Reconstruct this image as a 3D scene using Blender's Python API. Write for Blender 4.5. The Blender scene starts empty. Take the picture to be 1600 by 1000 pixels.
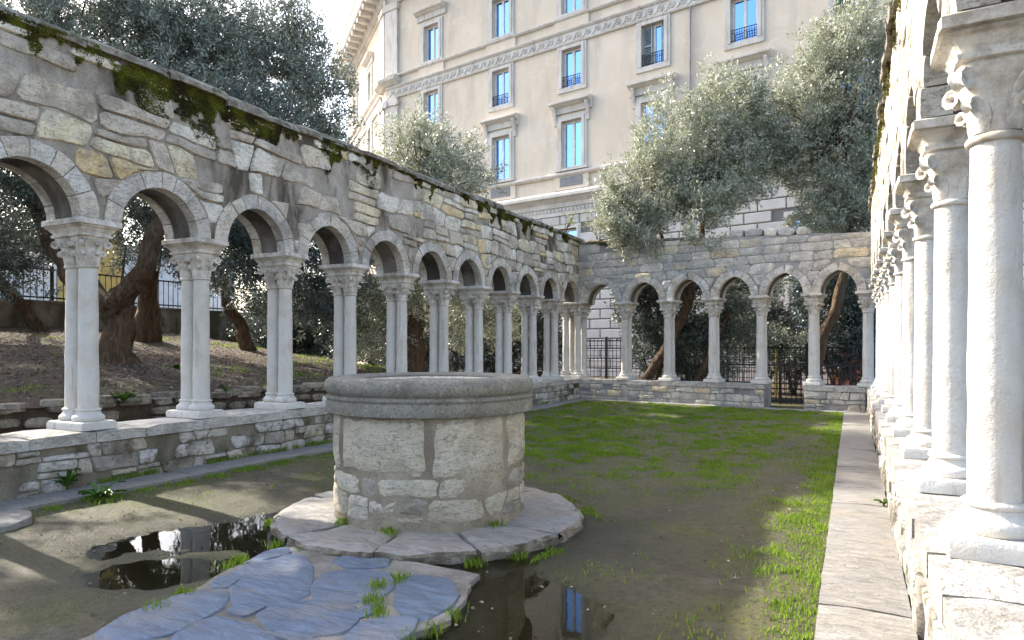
import bpy, math, random
import numpy as np
from mathutils import Vector, Matrix, noise as mnoise
R = math.radians
SC = bpy.context.scene
COL = SC.collection
random.seed(11)
rng = np.random.default_rng(7)

# ------------------------------------------------------------------ camera, sky, sun, exposure
cam_d = bpy.data.cameras.new('camera'); cam = bpy.data.objects.new('camera', cam_d); COL.objects.link(cam)
cam.location = (0, 0, 1.4); cam.rotation_euler = (R(90), 0, R(27.09))
cam_d.sensor_width = 36; cam_d.lens = 36*1040/1600; cam_d.shift_y = 45/1600
cam_d.clip_start = .05; cam_d.clip_end = 2000
SC.camera = cam
SUN_EL, SUN_AZ = 35.5, -7.0        # azimuth measured from -X towards -Y
w = bpy.data.worlds.new('World'); SC.world = w; w.use_nodes = True
wn = w.node_tree; bg = wn.nodes['Background']
sky = wn.nodes.new('ShaderNodeTexSky'); sky.sky_type = 'NISHITA'; sky.sun_disc = False
sx, sy = -math.cos(R(SUN_AZ)), -math.sin(R(SUN_AZ))
sky.sun_elevation = R(SUN_EL); sky.sun_rotation = math.atan2(sx, sy)
sky.air_density = 1.0; sky.dust_density = 3.2; sky.ozone_density = 1.0
wn.links.new(sky.outputs[0], bg.inputs[0]); bg.inputs[1].default_value = .15
sd = bpy.data.lights.new('sun', 'SUN'); sun = bpy.data.objects.new('sun', sd); COL.objects.link(sun)
sd.energy = 3.2; sd.angle = R(.55); sd.color = (1, .94, .84)
tosun = Vector((sx*math.cos(R(SUN_EL)), sy*math.cos(R(SUN_EL)), math.sin(R(SUN_EL))))
sun.rotation_euler = tosun.to_track_quat('Z', 'Y').to_euler(); sun.location = (-20, 0, 30)
SC.view_settings.view_transform = 'Standard'; SC.view_settings.look = 'None'
SC.view_settings.exposure = 1.95; SC.view_settings.gamma = 1
SC.render.engine = 'CYCLES'

# ------------------------------------------------------------------ materials
class NT:
    def __init__(s, name):
        s.m = bpy.data.materials.new(name); s.m.use_nodes = True
        s.t = s.m.node_tree; s.p = s.t.nodes['Principled BSDF']; s.out = s.t.nodes['Material Output']
        s.pos = s.n('ShaderNodeNewGeometry').outputs['Position']
    def n(s, k): return s.t.nodes.new(k)
    def l(s, a, b): s.t.links.new(a, b)
    def set(s, i, v):
        if hasattr(v, 'links'): s.l(v, i)
        else: i.default_value = v
    def scale(s, v): 
        k = s.n('ShaderNodeMapping'); s.l(s.pos, k.inputs[0]); k.inputs['Scale'].default_value = v; return k.outputs[0]
    def noise(s, sc, det=4, ro=.55, vec=None, dist=0):
        k = s.n('ShaderNodeTexNoise'); s.l(vec or s.pos, k.inputs[0])
        k.inputs['Scale'].default_value = sc; k.inputs['Detail'].default_value = det
        k.inputs['Roughness'].default_value = ro; k.inputs['Distortion'].default_value = dist; return k.outputs[0]
    def vor(s, sc, feat='F1', vec=None):
        k = s.n('ShaderNodeTexVoronoi'); k.feature = feat; s.l(vec or s.pos, k.inputs[0]); k.inputs['Scale'].default_value = sc
        return k.outputs['Distance']
    def ramp(s, f, stops, inter='LINEAR'):
        k = s.n('ShaderNodeValToRGB'); s.set(k.inputs[0], f); e = k.color_ramp.elements; k.color_ramp.interpolation = inter
        while len(e) < len(stops): e.new(.5)
        for q, (p, c) in zip(e, stops):
            q.position = p; q.color = (c, c, c, 1) if isinstance(c, (int, float)) else (*c, 1)
        return k.outputs[0]
    def mix(s, f, a, b, mode='MIX'):
        k = s.n('ShaderNodeMix'); k.data_type = 'RGBA'; k.blend_type = mode; s.set(k.inputs[0], f)
        for i, v in ((6, a), (7, b)):
            if isinstance(v, tuple): v = (*v, 1)
            s.set(k.inputs[i], v)
        return k.outputs[2]
    def rnd(s): return s.n('ShaderNodeObjectInfo').outputs['Random']
    def bump(s, h, st=.4, d=.01):
        k = s.n('ShaderNodeBump'); k.inputs['Strength'].default_value = st; k.inputs['Distance'].default_value = d
        s.l(h, k.inputs['Height']); s.l(k.outputs[0], s.p.inputs['Normal'])
    def math(s, op, a, b=0):
        k = s.n('ShaderNodeMath'); k.operation = op; s.set(k.inputs[0], a); s.set(k.inputs[1], b); return k.outputs[0]
    def fin(s, col, rough=.85, spec=.3):
        s.set(s.p.inputs['Base Color'], col if hasattr(col, 'links') else (*col, 1))
        s.set(s.p.inputs['Roughness'], rough); s.p.inputs['Specular IOR Level'].default_value = spec; return s.m

def M_stone(name, cols, dirt=(.10, .085, .065), dirt_amt=.5, fine=38, bump=.6, moss=0, smear=0, smc=(.36, .33, .285)):
    k = NT(name); base = k.ramp(k.rnd(), [(i/len(cols), c) for i, c in enumerate(cols)], 'CONSTANT')
    lay = k.noise(7, 7, .66, dist=.8); base = k.mix(k.ramp(lay, [(.42, 0), (.68, .5)]), base, (.72, .68, .60))
    base = k.mix(k.ramp(lay, [(.28, .4), (.42, 0)]), base, (.30, .245, .185))
    veins = k.noise(1.0, 5, .65, k.scale((10, 10, 34)), 1.4)
    base = k.mix(k.ramp(veins, [(.53, 0), (.6, .5)]), base, (.25, .21, .17))
    mid = k.noise(17, 6, .72); base = k.mix(k.ramp(mid, [(.33, .5), (.43, 0)]), base, (.17, .145, .115))
    d = k.ramp(k.noise(2.3, 7, .7), [(.47, 0), (.62, dirt_amt)]); base = k.mix(d, base, dirt)
    pit = k.noise(fine, 5, .72); base = k.mix(k.ramp(pit, [(.35, .6), (.43, 0)]), base, (.11, .09, .07))
    if smear: base = k.mix(k.ramp(k.noise(4.6, 7, .66, None, .7), [(.52, 0), (.58, smear)]), base, smc)
    if moss: base = k.mix(k.ramp(k.noise(4.3, 7, .68), [(.54, 0), (.64, moss)]), base, (.05, .058, .016))
    h = k.math('ADD', k.math('MULTIPLY', pit, .6), k.math('MULTIPLY', lay, 1.4)); h = k.math('ADD', h, k.math('MULTIPLY', veins, .7)); h = k.math('ADD', h, k.math('MULTIPLY', mid, .9)); k.bump(h, bump+.3, .028)
    return k.fin(base, .92, .2)

CREAM = [(.68, .58, .44), (.86, .79, .66), (.80, .60, .30), (.50, .425, .34), (.90, .84, .72), (.68, .58, .46), (.86, .74, .50), (.82, .74, .61), (.56, .485, .395)]
MS = {}
MS['rubble'] = M_stone('rubble_stone', CREAM, dirt=(.12, .09, .06), dirt_amt=.5, smear=.3, smc=(.30, .265, .215))
MS['rubble_grey'] = M_stone('grey_rubble_stone', [(.50, .475, .43), (.66, .61, .52), (.43, .415, .385), (.72, .59, .38), (.56, .525, .46), (.74, .685, .58), (.52, .48, .41)], dirt=(.19, .175, .155), dirt_amt=.5, smear=.6, smc=(.38, .37, .345))
MS['voussoir'] = M_stone('arch_stone', [(.70, .66, .58), (.78, .74, .66), (.60, .56, .49), (.74, .66, .53)], dirt=(.19, .155, .115), dirt_amt=.55, smear=.4)
MS['low'] = M_stone('parapet_stone', [(.42, .39, .35), (.54, .51, .46), (.34, .31, .27), (.50, .44, .34), (.58, .55, .52)], dirt=(.09, .075, .045), dirt_amt=.85, moss=.8, smear=.4, smc=(.24, .21, .16))
MS['sill'] = M_stone('sill_stone', [(.48, .455, .42), (.54, .515, .47), (.44, .415, .375)], dirt=(.2, .175, .14), dirt_amt=.55)
MS['sill_dimmed'] = M_stone('dimmed_sill_stone', [(.36, .345, .32), (.42, .40, .37), (.33, .315, .29)], dirt=(.17, .15, .125), dirt_amt=.5)  # sill stone copy darkened so the sunlit parapet does not blow out
MS['dry'] = M_stone('garden_stone', [(.22, .18, .13), (.28, .24, .19), (.17, .14, .11), (.33, .28, .2)], dirt_amt=.7, moss=.7)
MS['wellstone'] = M_stone('well_limestone', [(.74, .67, .53), (.78, .72, .59), (.68, .61, .47)], dirt=(.27, .21, .13), dirt_amt=.5, fine=60, bump=.9)
MS['wellgrey'] = M_stone('well_grey_stone', [(.42, .38, .32), (.48, .43, .36), (.38, .35, .30)], dirt=(.2, .16, .1), dirt_amt=.6, fine=55, bump=.9)
MS['coping'] = M_stone('coping_stone', [(.22, .19, .15), (.28, .25, .20), (.18, .16, .13)], dirt_amt=.7, moss=.8)

def M_mortar(name, c1, c2, stain, sa=.8, moss=0, lim=(.42, .62)):
    k = NT(name); base = k.ramp(k.noise(3.2, 6, .6), [(.3, c1), (.7, c2)])
    st = k.noise(1.0, 5, .62, k.scale((1.5, 1.5, .55)), .3); base = k.mix(k.ramp(st, [(lim[0], 0), (lim[1], sa)]), base, stain)
    gr = k.noise(55, 5, .7); base = k.mix(k.ramp(gr, [(.35, .5), (.5, 0)]), base, tuple(.45*c for c in c1))
    if moss: base = k.mix(k.ramp(k.noise(2.7, 6, .65), [(.56, 0), (.68, moss)]), base, (.05, .055, .02))
    k.bump(k.math('ADD', gr, k.math('MULTIPLY', k.noise(9, 6, .65), 2)), .7, .02); return k.fin(base, .95, .2)
MS['mortar'] = M_mortar('wall_mortar', (.25, .215, .17), (.47, .42, .35), (.06, .045, .03), .9, 0, (.48, .58))
MS['mortar_grey'] = M_mortar('end_wall_mortar', (.31, .30, .285), (.43, .42, .395), (.15, .14, .13), .65)
MS['mortar_low'] = M_mortar('parapet_mortar', (.19, .165, .125), (.31, .275, .22), (.07, .06, .035), .85, 0, (.42, .56))
MS['mortar_low2'] = M_mortar('mossy_parapet_mortar', (.17, .15, .11), (.27, .24, .19), (.055, .048, .026), .85, moss=.85)
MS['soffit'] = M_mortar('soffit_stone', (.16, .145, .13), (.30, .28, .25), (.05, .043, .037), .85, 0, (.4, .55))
MS['mortar_well'] = M_mortar('well_mortar', (.27, .23, .17), (.43, .375, .29), (.12, .095, .065), .75)

def M_marble(name):
    k = NT(name); base = k.ramp(k.rnd(), [(0, (.56, .53, .48)), (.5, (.64, .612, .56)), (1, (.58, .545, .49))])
    v = k.noise(2.4, 6, .6, None, 1.8); base = k.mix(k.ramp(v, [(.48, 0), (.5, .28), (.52, 0)]), base, (.42, .43, .46))
    base = k.mix(k.ramp(k.noise(4, 7, .66), [(.46, 0), (.68, .6)]), base, (.49, .42, .33))
    pit = k.noise(45, 5, .7); base = k.mix(k.ramp(pit, [(.3, .35), (.42, 0)]), base, (.3, .27, .23))
    st = k.noise(1.0, 5, .62, k.scale((11, 11, 1.1))); base = k.mix(k.ramp(st, [(.6, 0), (.7, .65)]), base, (.27, .21, .16))
    ru = k.noise(1.0, 4, .6, k.scale((2.2, 2.2, 9))); base = k.mix(k.ramp(ru, [(.69, 0), (.74, .5)]), base, (.50, .24, .11))
    k.bump(k.math('ADD', k.math('MULTIPLY', pit, .9), k.math('MULTIPLY', k.noise(13, 6, .68), 1.5)), .6, .016); return k.fin(base, .66, .3)
MS['marble'] = M_marble('column_marble')
def M_carved():
    k = NT('carved_marble'); base = k.ramp(k.rnd(), [(0, (.60, .56, .49)), (1, (.69, .66, .60))])
    base = k.mix(k.ramp(k.noise(7, 7, .68), [(.44, 0), (.64, .8)]), base, (.27, .225, .17))
    pit = k.noise(60, 5, .7); base = k.mix(k.ramp(pit, [(.32, .4), (.45, 0)]), base, (.22, .18, .14))
    k.bump(k.math('ADD', k.math('MULTIPLY', pit, .6), k.noise(20, 5, .6)), .45, .01); return k.fin(base, .8, .25)
MS['carved'] = M_carved()
def M_slate(name, cols, wet=.55, warm=.55):
    k = NT(name); base = k.ramp(k.rnd(), [(i/(len(cols)-1), c) for i, c in enumerate(cols)])
    g = k.noise(1.0, 6, .65, k.scale((6, 22, 20)), 1.0); base = k.mix(k.ramp(g, [(.42, 0), (.66, .6)]), base, tuple(min(1, c*1.75) for c in cols[0]))
    base = k.mix(k.ramp(g, [(.3, .6), (.45, 0)]), base, tuple(c*.5 for c in cols[0]))
    base = k.mix(k.ramp(k.noise(2.6, 7, .66), [(.5, 0), (.64, warm)]), base, (.33, .265, .19))
    c = k.noise(2.5, 5, .6, None, 1.5); base = k.mix(k.ramp(c, [(.492, 0), (.5, .3), (.508, 0)]), base, (.12, .11, .1))
    pit = k.noise(50, 4, .7); base = k.mix(k.ramp(pit, [(.3, .4), (.42, 0)]), base, (.12, .12, .12))
    k.bump(k.math('ADD', k.math('MULTIPLY', g, 1.6), k.math('MULTIPLY', pit, .5)), .9, .02); return k.fin(base, k.ramp(g, [(.3, wet), (.7, .85)]), .4)
MS['slate'] = M_slate('blue_slate', [(.105, .14, .195), (.14, .172, .225), (.09, .125, .18), (.155, .178, .215)], .42, .3)
MS['slab'] = M_slate('grey_slab', [(.205, .192, .172), (.262, .246, .22), (.18, .17, .155)], .6, .3)
MS['platform'] = M_slate('platform_stone', [(.245, .228, .205), (.31, .288, .258), (.22, .206, .188)], .65, .6)
MS['step_side'] = M_stone('step_side_stone', [(.20, .16, .115), (.25, .20, .145), (.17, .14, .10)], dirt=(.07, .055, .03), dirt_amt=.7, moss=.4)
def M_rim():
    k = NT('rim_stone'); base = k.ramp(k.noise(4, 6, .6), [(.3, (.17, .16, .135)), (.7, (.29, .275, .235))])
    base = k.mix(k.ramp(k.noise(1.6, 6, .65), [(.5, 0), (.68, .6)]), base, (.22, .19, .13))
    pit = k.noise(45, 6, .75); base = k.mix(k.ramp(pit, [(.36, .75), (.5, 0)]), base, (.08, .07, .05)); base = k.mix(k.ramp(k.noise(19, 6, .7), [(.58, 0), (.66, .55)]), base, (.46, .43, .35))
    k.bump(k.math('ADD', pit, k.noise(12, 6, .65)), .9, .018); return k.fin(base, .88, .25)
MS['rim'] = M_rim()
def M_mud():
    k = NT('courtyard_mud'); n1 = k.noise(1.1, 7, .62); n2 = k.noise(6, 7, .65)
    base = k.ramp(n2, [(.3, (.066, .055, .032)), (.7, (.14, .118, .073))])
    base = k.mix(k.ramp(n1, [(.40, 0), (.6, .85)]), base, (.115, .118, .026))
    base = k.mix(k.ramp(k.noise(2.4, 7, .7), [(.56, 0), (.66, .55)]), base, (.16, .145, .115)); fl = k.noise(23, 6, .72); base = k.mix(k.ramp(fl, [(.36, .8), (.48, 0)]), base, (.034, .028, .016)); base = k.mix(k.ramp(fl, [(.56, 0), (.66, .5)]), base, (.19, .165, .115))
    gr = k.noise(70, 5, .75); base = k.mix(k.ramp(gr, [(.6, 0), (.68, .6)]), base, (.27, .25, .21))
    sep = k.n('ShaderNodeSeparateXYZ'); k.l(k.pos, sep.inputs[0]); wet = k.ramp(k.math('ADD', k.math('MULTIPLY', sep.outputs[2], 25), .5), [(.2, 1), (.85, 0)])
    base = k.mix(k.math('MULTIPLY', wet, .6), base, (.045, .04, .026))
    k.bump(k.math('ADD', k.math('ADD', gr, k.math('MULTIPLY', fl, 1.5)), k.noise(9, 6, .65)), .9, .03)
    return k.fin(base, k.mix(wet, k.ramp(n1, [(.35, .38), (.6, .8)]), (.3, .3, .3)), .4)
MS['mud'] = M_mud()
def M_soil():
    k = NT('garden_soil'); n2 = k.noise(5, 7, .68)
    base = k.ramp(n2, [(.3, (.048, .033, .024)), (.7, (.115, .083, .06))])
    base = k.mix(k.ramp(k.noise(.9, 6, .6), [(.5, 0), (.7, .6)]), base, (.085, .095, .035))
    gr = k.noise(28, 6, .75); base = k.mix(k.ramp(gr, [(.58, 0), (.68, .6)]), base, (.24, .2, .155))
    k.bump(k.math('ADD', gr, n2), .8, .03); return k.fin(base, .95, .2)
MS['soil'] = M_soil()
def M_attr(name, c0, c1, rough=.6, trans=.25, back=None, spec=.35):
    k = NT(name); a = k.n('ShaderNodeAttribute'); a.attribute_name = 'tint'
    col = k.ramp(a.outputs['Fac'], [(0, c0), (1, c1)])
    if back:
        g = k.n('ShaderNodeNewGeometry'); col = k.mix(g.outputs['Backfacing'], col, back)
    k.fin(col, rough, spec)
    tr = k.n('ShaderNodeBsdfTranslucent'); k.l(col, tr.inputs[0]); mx = k.n('ShaderNodeMixShader'); mx.inputs[0].default_value = trans
    k.l(k.p.outputs[0], mx.inputs[1]); k.l(tr.outputs[0], mx.inputs[2]); k.l(mx.outputs[0], k.out.inputs[0]); return k.m
MS['leaf'] = M_attr('olive_leaf', (.11, .125, .065), (.36, .375, .25), .38, .28, (.44, .455, .36), .5)
MS['leaf_mid'] = M_attr('grey_olive_leaf', (.06, .08, .055), (.22, .245, .18), .4, .24, (.30, .325, .27), .5)
MS['leaf_dark'] = M_attr('dark_leaf', (.035, .052, .04), (.11, .135, .10), .42, .2, (.16, .185, .16), .5)  # darker leaf copy; the shade under the trees is put into its colour
MS['grass'] = M_attr('grass_blade', (.12, .21, .016), (.28, .40, .045), .6, .45)
MS['weed'] = M_attr('weed_leaf', (.05, .11, .015), (.10, .20, .03), .5, .3)
MS['yellow_leaf'] = M_attr('spring_leaf', (.20, .26, .03), (.36, .38, .04), .5, .4)
MS['moss'] = M_attr('moss', (.032, .027, .01), (.115, .12, .014), .95, .12, None, .1)
MS['litter'] = M_attr('leaf_litter', (.07, .045, .025), (.36, .31, .25), .8, .05)
def M_bark():
    k = NT('olive_bark'); v = k.noise(1.0, 7, .7, k.scale((13, 13, 3.5)), 1.0)
    base = k.ramp(v, [(.3, (.03, .019, .012)), (.5, (.11, .07, .043)), (.72, (.21, .15, .10))])
    base = k.mix(k.ramp(k.noise(3, 5, .6), [(.58, 0), (.7, .6)]), base, (.06, .065, .02)); k.bump(v, .9, .05); return k.fin(base, .92, .2)
MS['bark'] = M_bark()
def M_plain(name, c, rough=.7, metal=0, var=.15, sc=3, spec=.4):
    k = NT(name); n = k.noise(sc, 6, .6); base = k.ramp(n, [(.3, tuple(x*(1-var) for x in c)), (.7, tuple(min(1, x*(1+var)) for x in c))])
    k.p.inputs['Metallic'].default_value = metal; k.bump(k.noise(sc*12, 5, .6), .25, .01); return k.fin(base, rough, spec)
MS['iron'] = M_plain('black_iron', (.022, .022, .024), .55, .3, .3, 20)
def M_plaster():
    k = NT('facade_plaster'); n = k.noise(.35, 7, .6); base = k.ramp(n, [(.3, (.62, .525, .405)), (.7, (.70, .605, .485))])
    st = k.noise(1.0, 6, .65, k.scale((1.1, 1.1, .25))); base = k.mix(k.ramp(st, [(.47, 0), (.68, .55)]), base, (.46, .40, .33)); pa = k.noise(.8, 7, .7, None, .8); base = k.mix(k.ramp(pa, [(.54, 0), (.62, .45)]), base, (.74, .655, .54))
    base = k.mix(k.ramp(k.noise(2.6, 6, .7), [(.62, 0), (.7, .25)]), base, (.68, .61, .53))
    k.bump(k.noise(9, 6, .65), .3, .03); return k.fin(base, .9, .2)
MS['plaster'] = M_plaster()
def M_trim():
    k = NT('facade_trim'); n = k.noise(1.2, 7, .65); base = k.ramp(n, [(.3, (.52, .48, .42)), (.7, (.66, .62, .56))])
    st = k.noise(1.0, 6, .65, k.scale((4, 4, .8))); base = k.mix(k.ramp(st, [(.52, 0), (.68, .6)]), base, (.30, .28, .26))
    k.bump(k.noise(14, 6, .6), .35, .02); return k.fin(base, .9, .2)
MS['trim'] = M_trim()
def M_ashlar():
    k = NT('ashlar'); base = k.ramp(k.rnd(), [(0, (.50, .48, .45)), (.5, (.57, .55, .51)), (1, (.54, .5, .45))])
    base = k.mix(k.ramp(k.noise(2, 6, .65), [(.45, 0), (.7, .5)]), base, (.40, .37, .34)); k.bump(k.noise(16, 6, .65), .5, .03); return k.fin(base, .9, .2)
MS['ashlar'] = M_ashlar()
MS['joint'] = M_plain('ashlar_joint', (.17, .16, .15), .95)
MS['sash'] = M_plain('white_sash', (.72, .70, .66), .5)
MS['shutter'] = M_plain('grey_shutter', (.33, .35, .34), .6)
MS['green_shutter'] = M_plain('green_shutter', (.10, .42, .26), .6)
MS['grille'] = M_plain('grey_grille', (.27, .27, .28), .6)
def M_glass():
    k = NT('sky_tinted_glass'); k.p.inputs['Metallic'].default_value = 0
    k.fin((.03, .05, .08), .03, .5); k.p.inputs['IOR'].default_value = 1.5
    gl = k.n('ShaderNodeBsdfGlossy'); gl.inputs[0].default_value = (.30, .56, 1, 1); gl.inputs['Roughness'].default_value = .02  # blue tint paints the deep sky reflection into the panes
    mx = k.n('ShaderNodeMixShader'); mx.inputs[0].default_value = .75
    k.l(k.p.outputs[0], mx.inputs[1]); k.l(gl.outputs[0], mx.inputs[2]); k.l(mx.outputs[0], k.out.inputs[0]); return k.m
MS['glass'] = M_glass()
def M_water():
    k = NT('puddle_water'); fr = k.n('ShaderNodeFresnel'); fr.inputs[0].default_value = 1.33
    tr = k.n('ShaderNodeBsdfTransparent'); tr.inputs[0].default_value = (.74, .71, .55, 1)
    gl = k.n('ShaderNodeBsdfGlossy'); gl.inputs['Roughness'].default_value = .015
    b = k.n('ShaderNodeBump'); b.inputs['Strength'].default_value = .03; b.inputs['Distance'].default_value = .01
    k.l(k.noise(8, 3, .5), b.inputs['Height']); k.l(b.outputs[0], gl.inputs['Normal']); k.l(b.outputs[0], fr.inputs['Normal'])
    mx = k.n('ShaderNodeMixShader'); k.l(fr.outputs[0], mx.inputs[0]); k.l(tr.outputs[0], mx.inputs[1]); k.l(gl.outputs[0], mx.inputs[2])
    k.l(mx.outputs[0], k.out.inputs[0]); return k.m
MS['water'] = M_water()
MS['asphalt'] = M_plain('street_asphalt', (.06, .06, .062), .9)
MS['white_wall'] = M_plain('white_wall', (.56, .66, .78), .85)
MS['yellow_wall'] = M_plain('yellow_wall', (.62, .44, .14), .85)
MS['brick'] = M_plain('red_brick', (.30, .11, .075), .9, 0, .35, 8)
MS['car'] = M_plain('car_paint', (.42, .55, .62), .3)
MS['tyre'] = M_plain('tyre_rubber', (.03, .03, .03), .8)
MS['yellow'] = M_plain('yellow_paint', (.75, .5, .03), .5)

# ------------------------------------------------------------------ helpers
def mesh(name, v, f, smooth=False, tint=None):
    me = bpy.data.meshes.new(name); me.from_pydata([tuple(p) for p in v], [], f)
    if smooth: me.polygons.foreach_set('use_smooth', [True]*len(me.polygons))
    me.update(); return me
def npmesh(name, v, f, tint=None, smooth=False):
    """v (n,3), f (m,k) fixed-size faces"""
    me = bpy.data.meshes.new(name); v = np.ascontiguousarray(v, np.float32); f = np.ascontiguousarray(f, np.int32); m, k = f.shape
    me.vertices.add(len(v)); me.vertices.foreach_set('co', v.ravel())
    me.loops.add(m*k); me.loops.foreach_set('vertex_index', f.ravel())
    me.polygons.add(m); me.polygons.foreach_set('loop_start', np.arange(0, m*k, k, dtype=np.int32))
    me.polygons.foreach_set('loop_total', np.full(m, k, np.int32))
    if smooth: me.polygons.foreach_set('use_smooth', np.ones(m, bool))
    me.update(calc_edges=True)
    if tint is not None:
        a = me.attributes.new('tint', 'FLOAT', 'POINT'); a.data.foreach_set('value', np.ascontiguousarray(tint, np.float32))
    return me
def obj(name, me, m=None, parent=None, loc=(0, 0, 0), rz=0, mtx=None):
    o = bpy.data.objects.new(name, me); COL.objects.link(o)
    if m and me and not me.materials: me.materials.append(MS[m])
    if mtx is not None: o.matrix_local = mtx
    else: o.location = loc; o.rotation_euler = (0, 0, rz)
    if parent: o.parent = parent
    return o
def thing(name, label, cat, loc=(0, 0, 0), rz=0, group=None):
    o = obj(name, None, None, None, loc, rz); return tag(o, label, cat, group)
def tag(o, label=None, cat=None, group=None, kind=None):
    if label: o['label'] = label
    if cat: o['category'] = cat
    if group: o['group'] = group
    if kind or cat: o['kind'] = kind or 'thing'
    return o
class MB:
    def __init__(s): s.v = []; s.f = []
    def add(s, v, f):
        b = len(s.v); s.v += [tuple(p) for p in v]; s.f += [tuple(i+b for i in q) for q in f]; return s
    def box(s, x0, x1, y0, y1, z0, z1):
        return s.add([(x0, y0, z0), (x1, y0, z0), (x1, y1, z0), (x0, y1, z0), (x0, y0, z1), (x1, y0, z1), (x1, y1, z1), (x0, y1, z1)],
                     [(0, 3, 2, 1), (4, 5, 6, 7), (0, 1, 5, 4), (1, 2, 6, 5), (2, 3, 7, 6), (3, 0, 4, 7)])
    def tube(s, pts, rad, n=8, wob=0, cap=True, seed=0):
        pts = [Vector(p) for p in pts]; rings = []
        up = Vector((0, 0, 1))
        for i, p in enumerate(pts):
            t = (pts[min(i+1, len(pts)-1)]-pts[max(i-1, 0)]).normalized()
            a = t.cross(Vector((.31, .95, .12))).normalized(); b = t.cross(a)
            r = rad[i] if isinstance(rad, (list, tuple)) else rad
            ring = []
            for j in range(n):
                th = 2*math.pi*j/n; d = a*math.cos(th)+b*math.sin(th)
                q = r
                if wob: q = r*(1+wob*mnoise.noise((d*1.4+p*1.1+Vector((seed, 0, 0))))+wob*.6*mnoise.noise(d*3.5+p*2.2))
                ring.append(p+d*q)
            rings.append(ring)
        v = [q for r_ in rings for q in r_]; f = []
        for i in range(len(rings)-1):
            for j in range(n): f.append((i*n+j, i*n+(j+1) % n, (i+1)*n+(j+1) % n, (i+1)*n+j))
        if cap: f.append(tuple(range(n-1, -1, -1))); f.append(tuple((len(rings)-1)*n+j for j in range(n)))
        return s.add(v, f)
    def lathe(s, prof, n=24, jit=0, cx=0, cy=0, cap=True, sd=0):
        v = []; f = []
        for i, (r, z) in enumerate(prof):
            for j in range(n):
                th = 2*math.pi*j/n; q = r
                if jit: q += jit*mnoise.noise(Vector((math.cos(th)*3+sd, math.sin(th)*3, z*6)))
                v.append((cx+q*math.cos(th), cy+q*math.sin(th), z))
        for i in range(len(prof)-1):
            for j in range(n): f.append((i*n+j, i*n+(j+1) % n, (i+1)*n+(j+1) % n, (i+1)*n+j))
        if cap: f.append(tuple(range(n-1, -1, -1))); f.append(tuple((len(prof)-1)*n+j for j in range(n)))
        return s.add(v, f)
    def me(s, name, smooth=False): return mesh(name, s.v, s.f, smooth)
    def build(s, name, m, parent=None, smooth=False, **k): return obj(name, s.me(name, smooth), m, parent, **k)
def autosmooth(me, deg=35):
    for e in me.edges: pass
    me.polygons.foreach_set('use_smooth', [True]*len(me.polygons))
    try: me.set_sharp_from_angle(angle=R(deg))
    except Exception: pass
    return me
def sm(o, deg=35): autosmooth(o.data, deg); return o
def vnoise(x, y, sc=1., seed=0., octv=4):
    x = np.asarray(x, float)*sc; y = np.asarray(y, float)*sc; out = 0; amp = 1; tot = 0
    for o in range(octv):
        xi = np.floor(x); yi = np.floor(y); fx = x-xi; fy = y-yi; fx = fx*fx*(3-2*fx); fy = fy*fy*(3-2*fy)
        def h(a, b): q = np.sin(a*127.1+b*311.7+seed*74.7+o*19.3)*43758.5453; return q-np.floor(q)
        n_ = (h(xi, yi)*(1-fx)+h(xi+1, yi)*fx)*(1-fy)+(h(xi, yi+1)*(1-fx)+h(xi+1, yi+1)*fx)*fy
        out = out+n_*amp; tot += amp; amp *= .5; x = x*2.03+5.1; y = y*2.03+1.7
    return out/tot
def sstep(a, b, x): t = np.clip((np.asarray(x, float)-a)/(b-a), 0, 1); return t*t*(3-2*t)
ORD = ['first', 'second', 'third', 'fourth', 'fifth', 'sixth', 'seventh', 'eighth', 'ninth', 'tenth', 'eleventh', 'twelfth']

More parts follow.
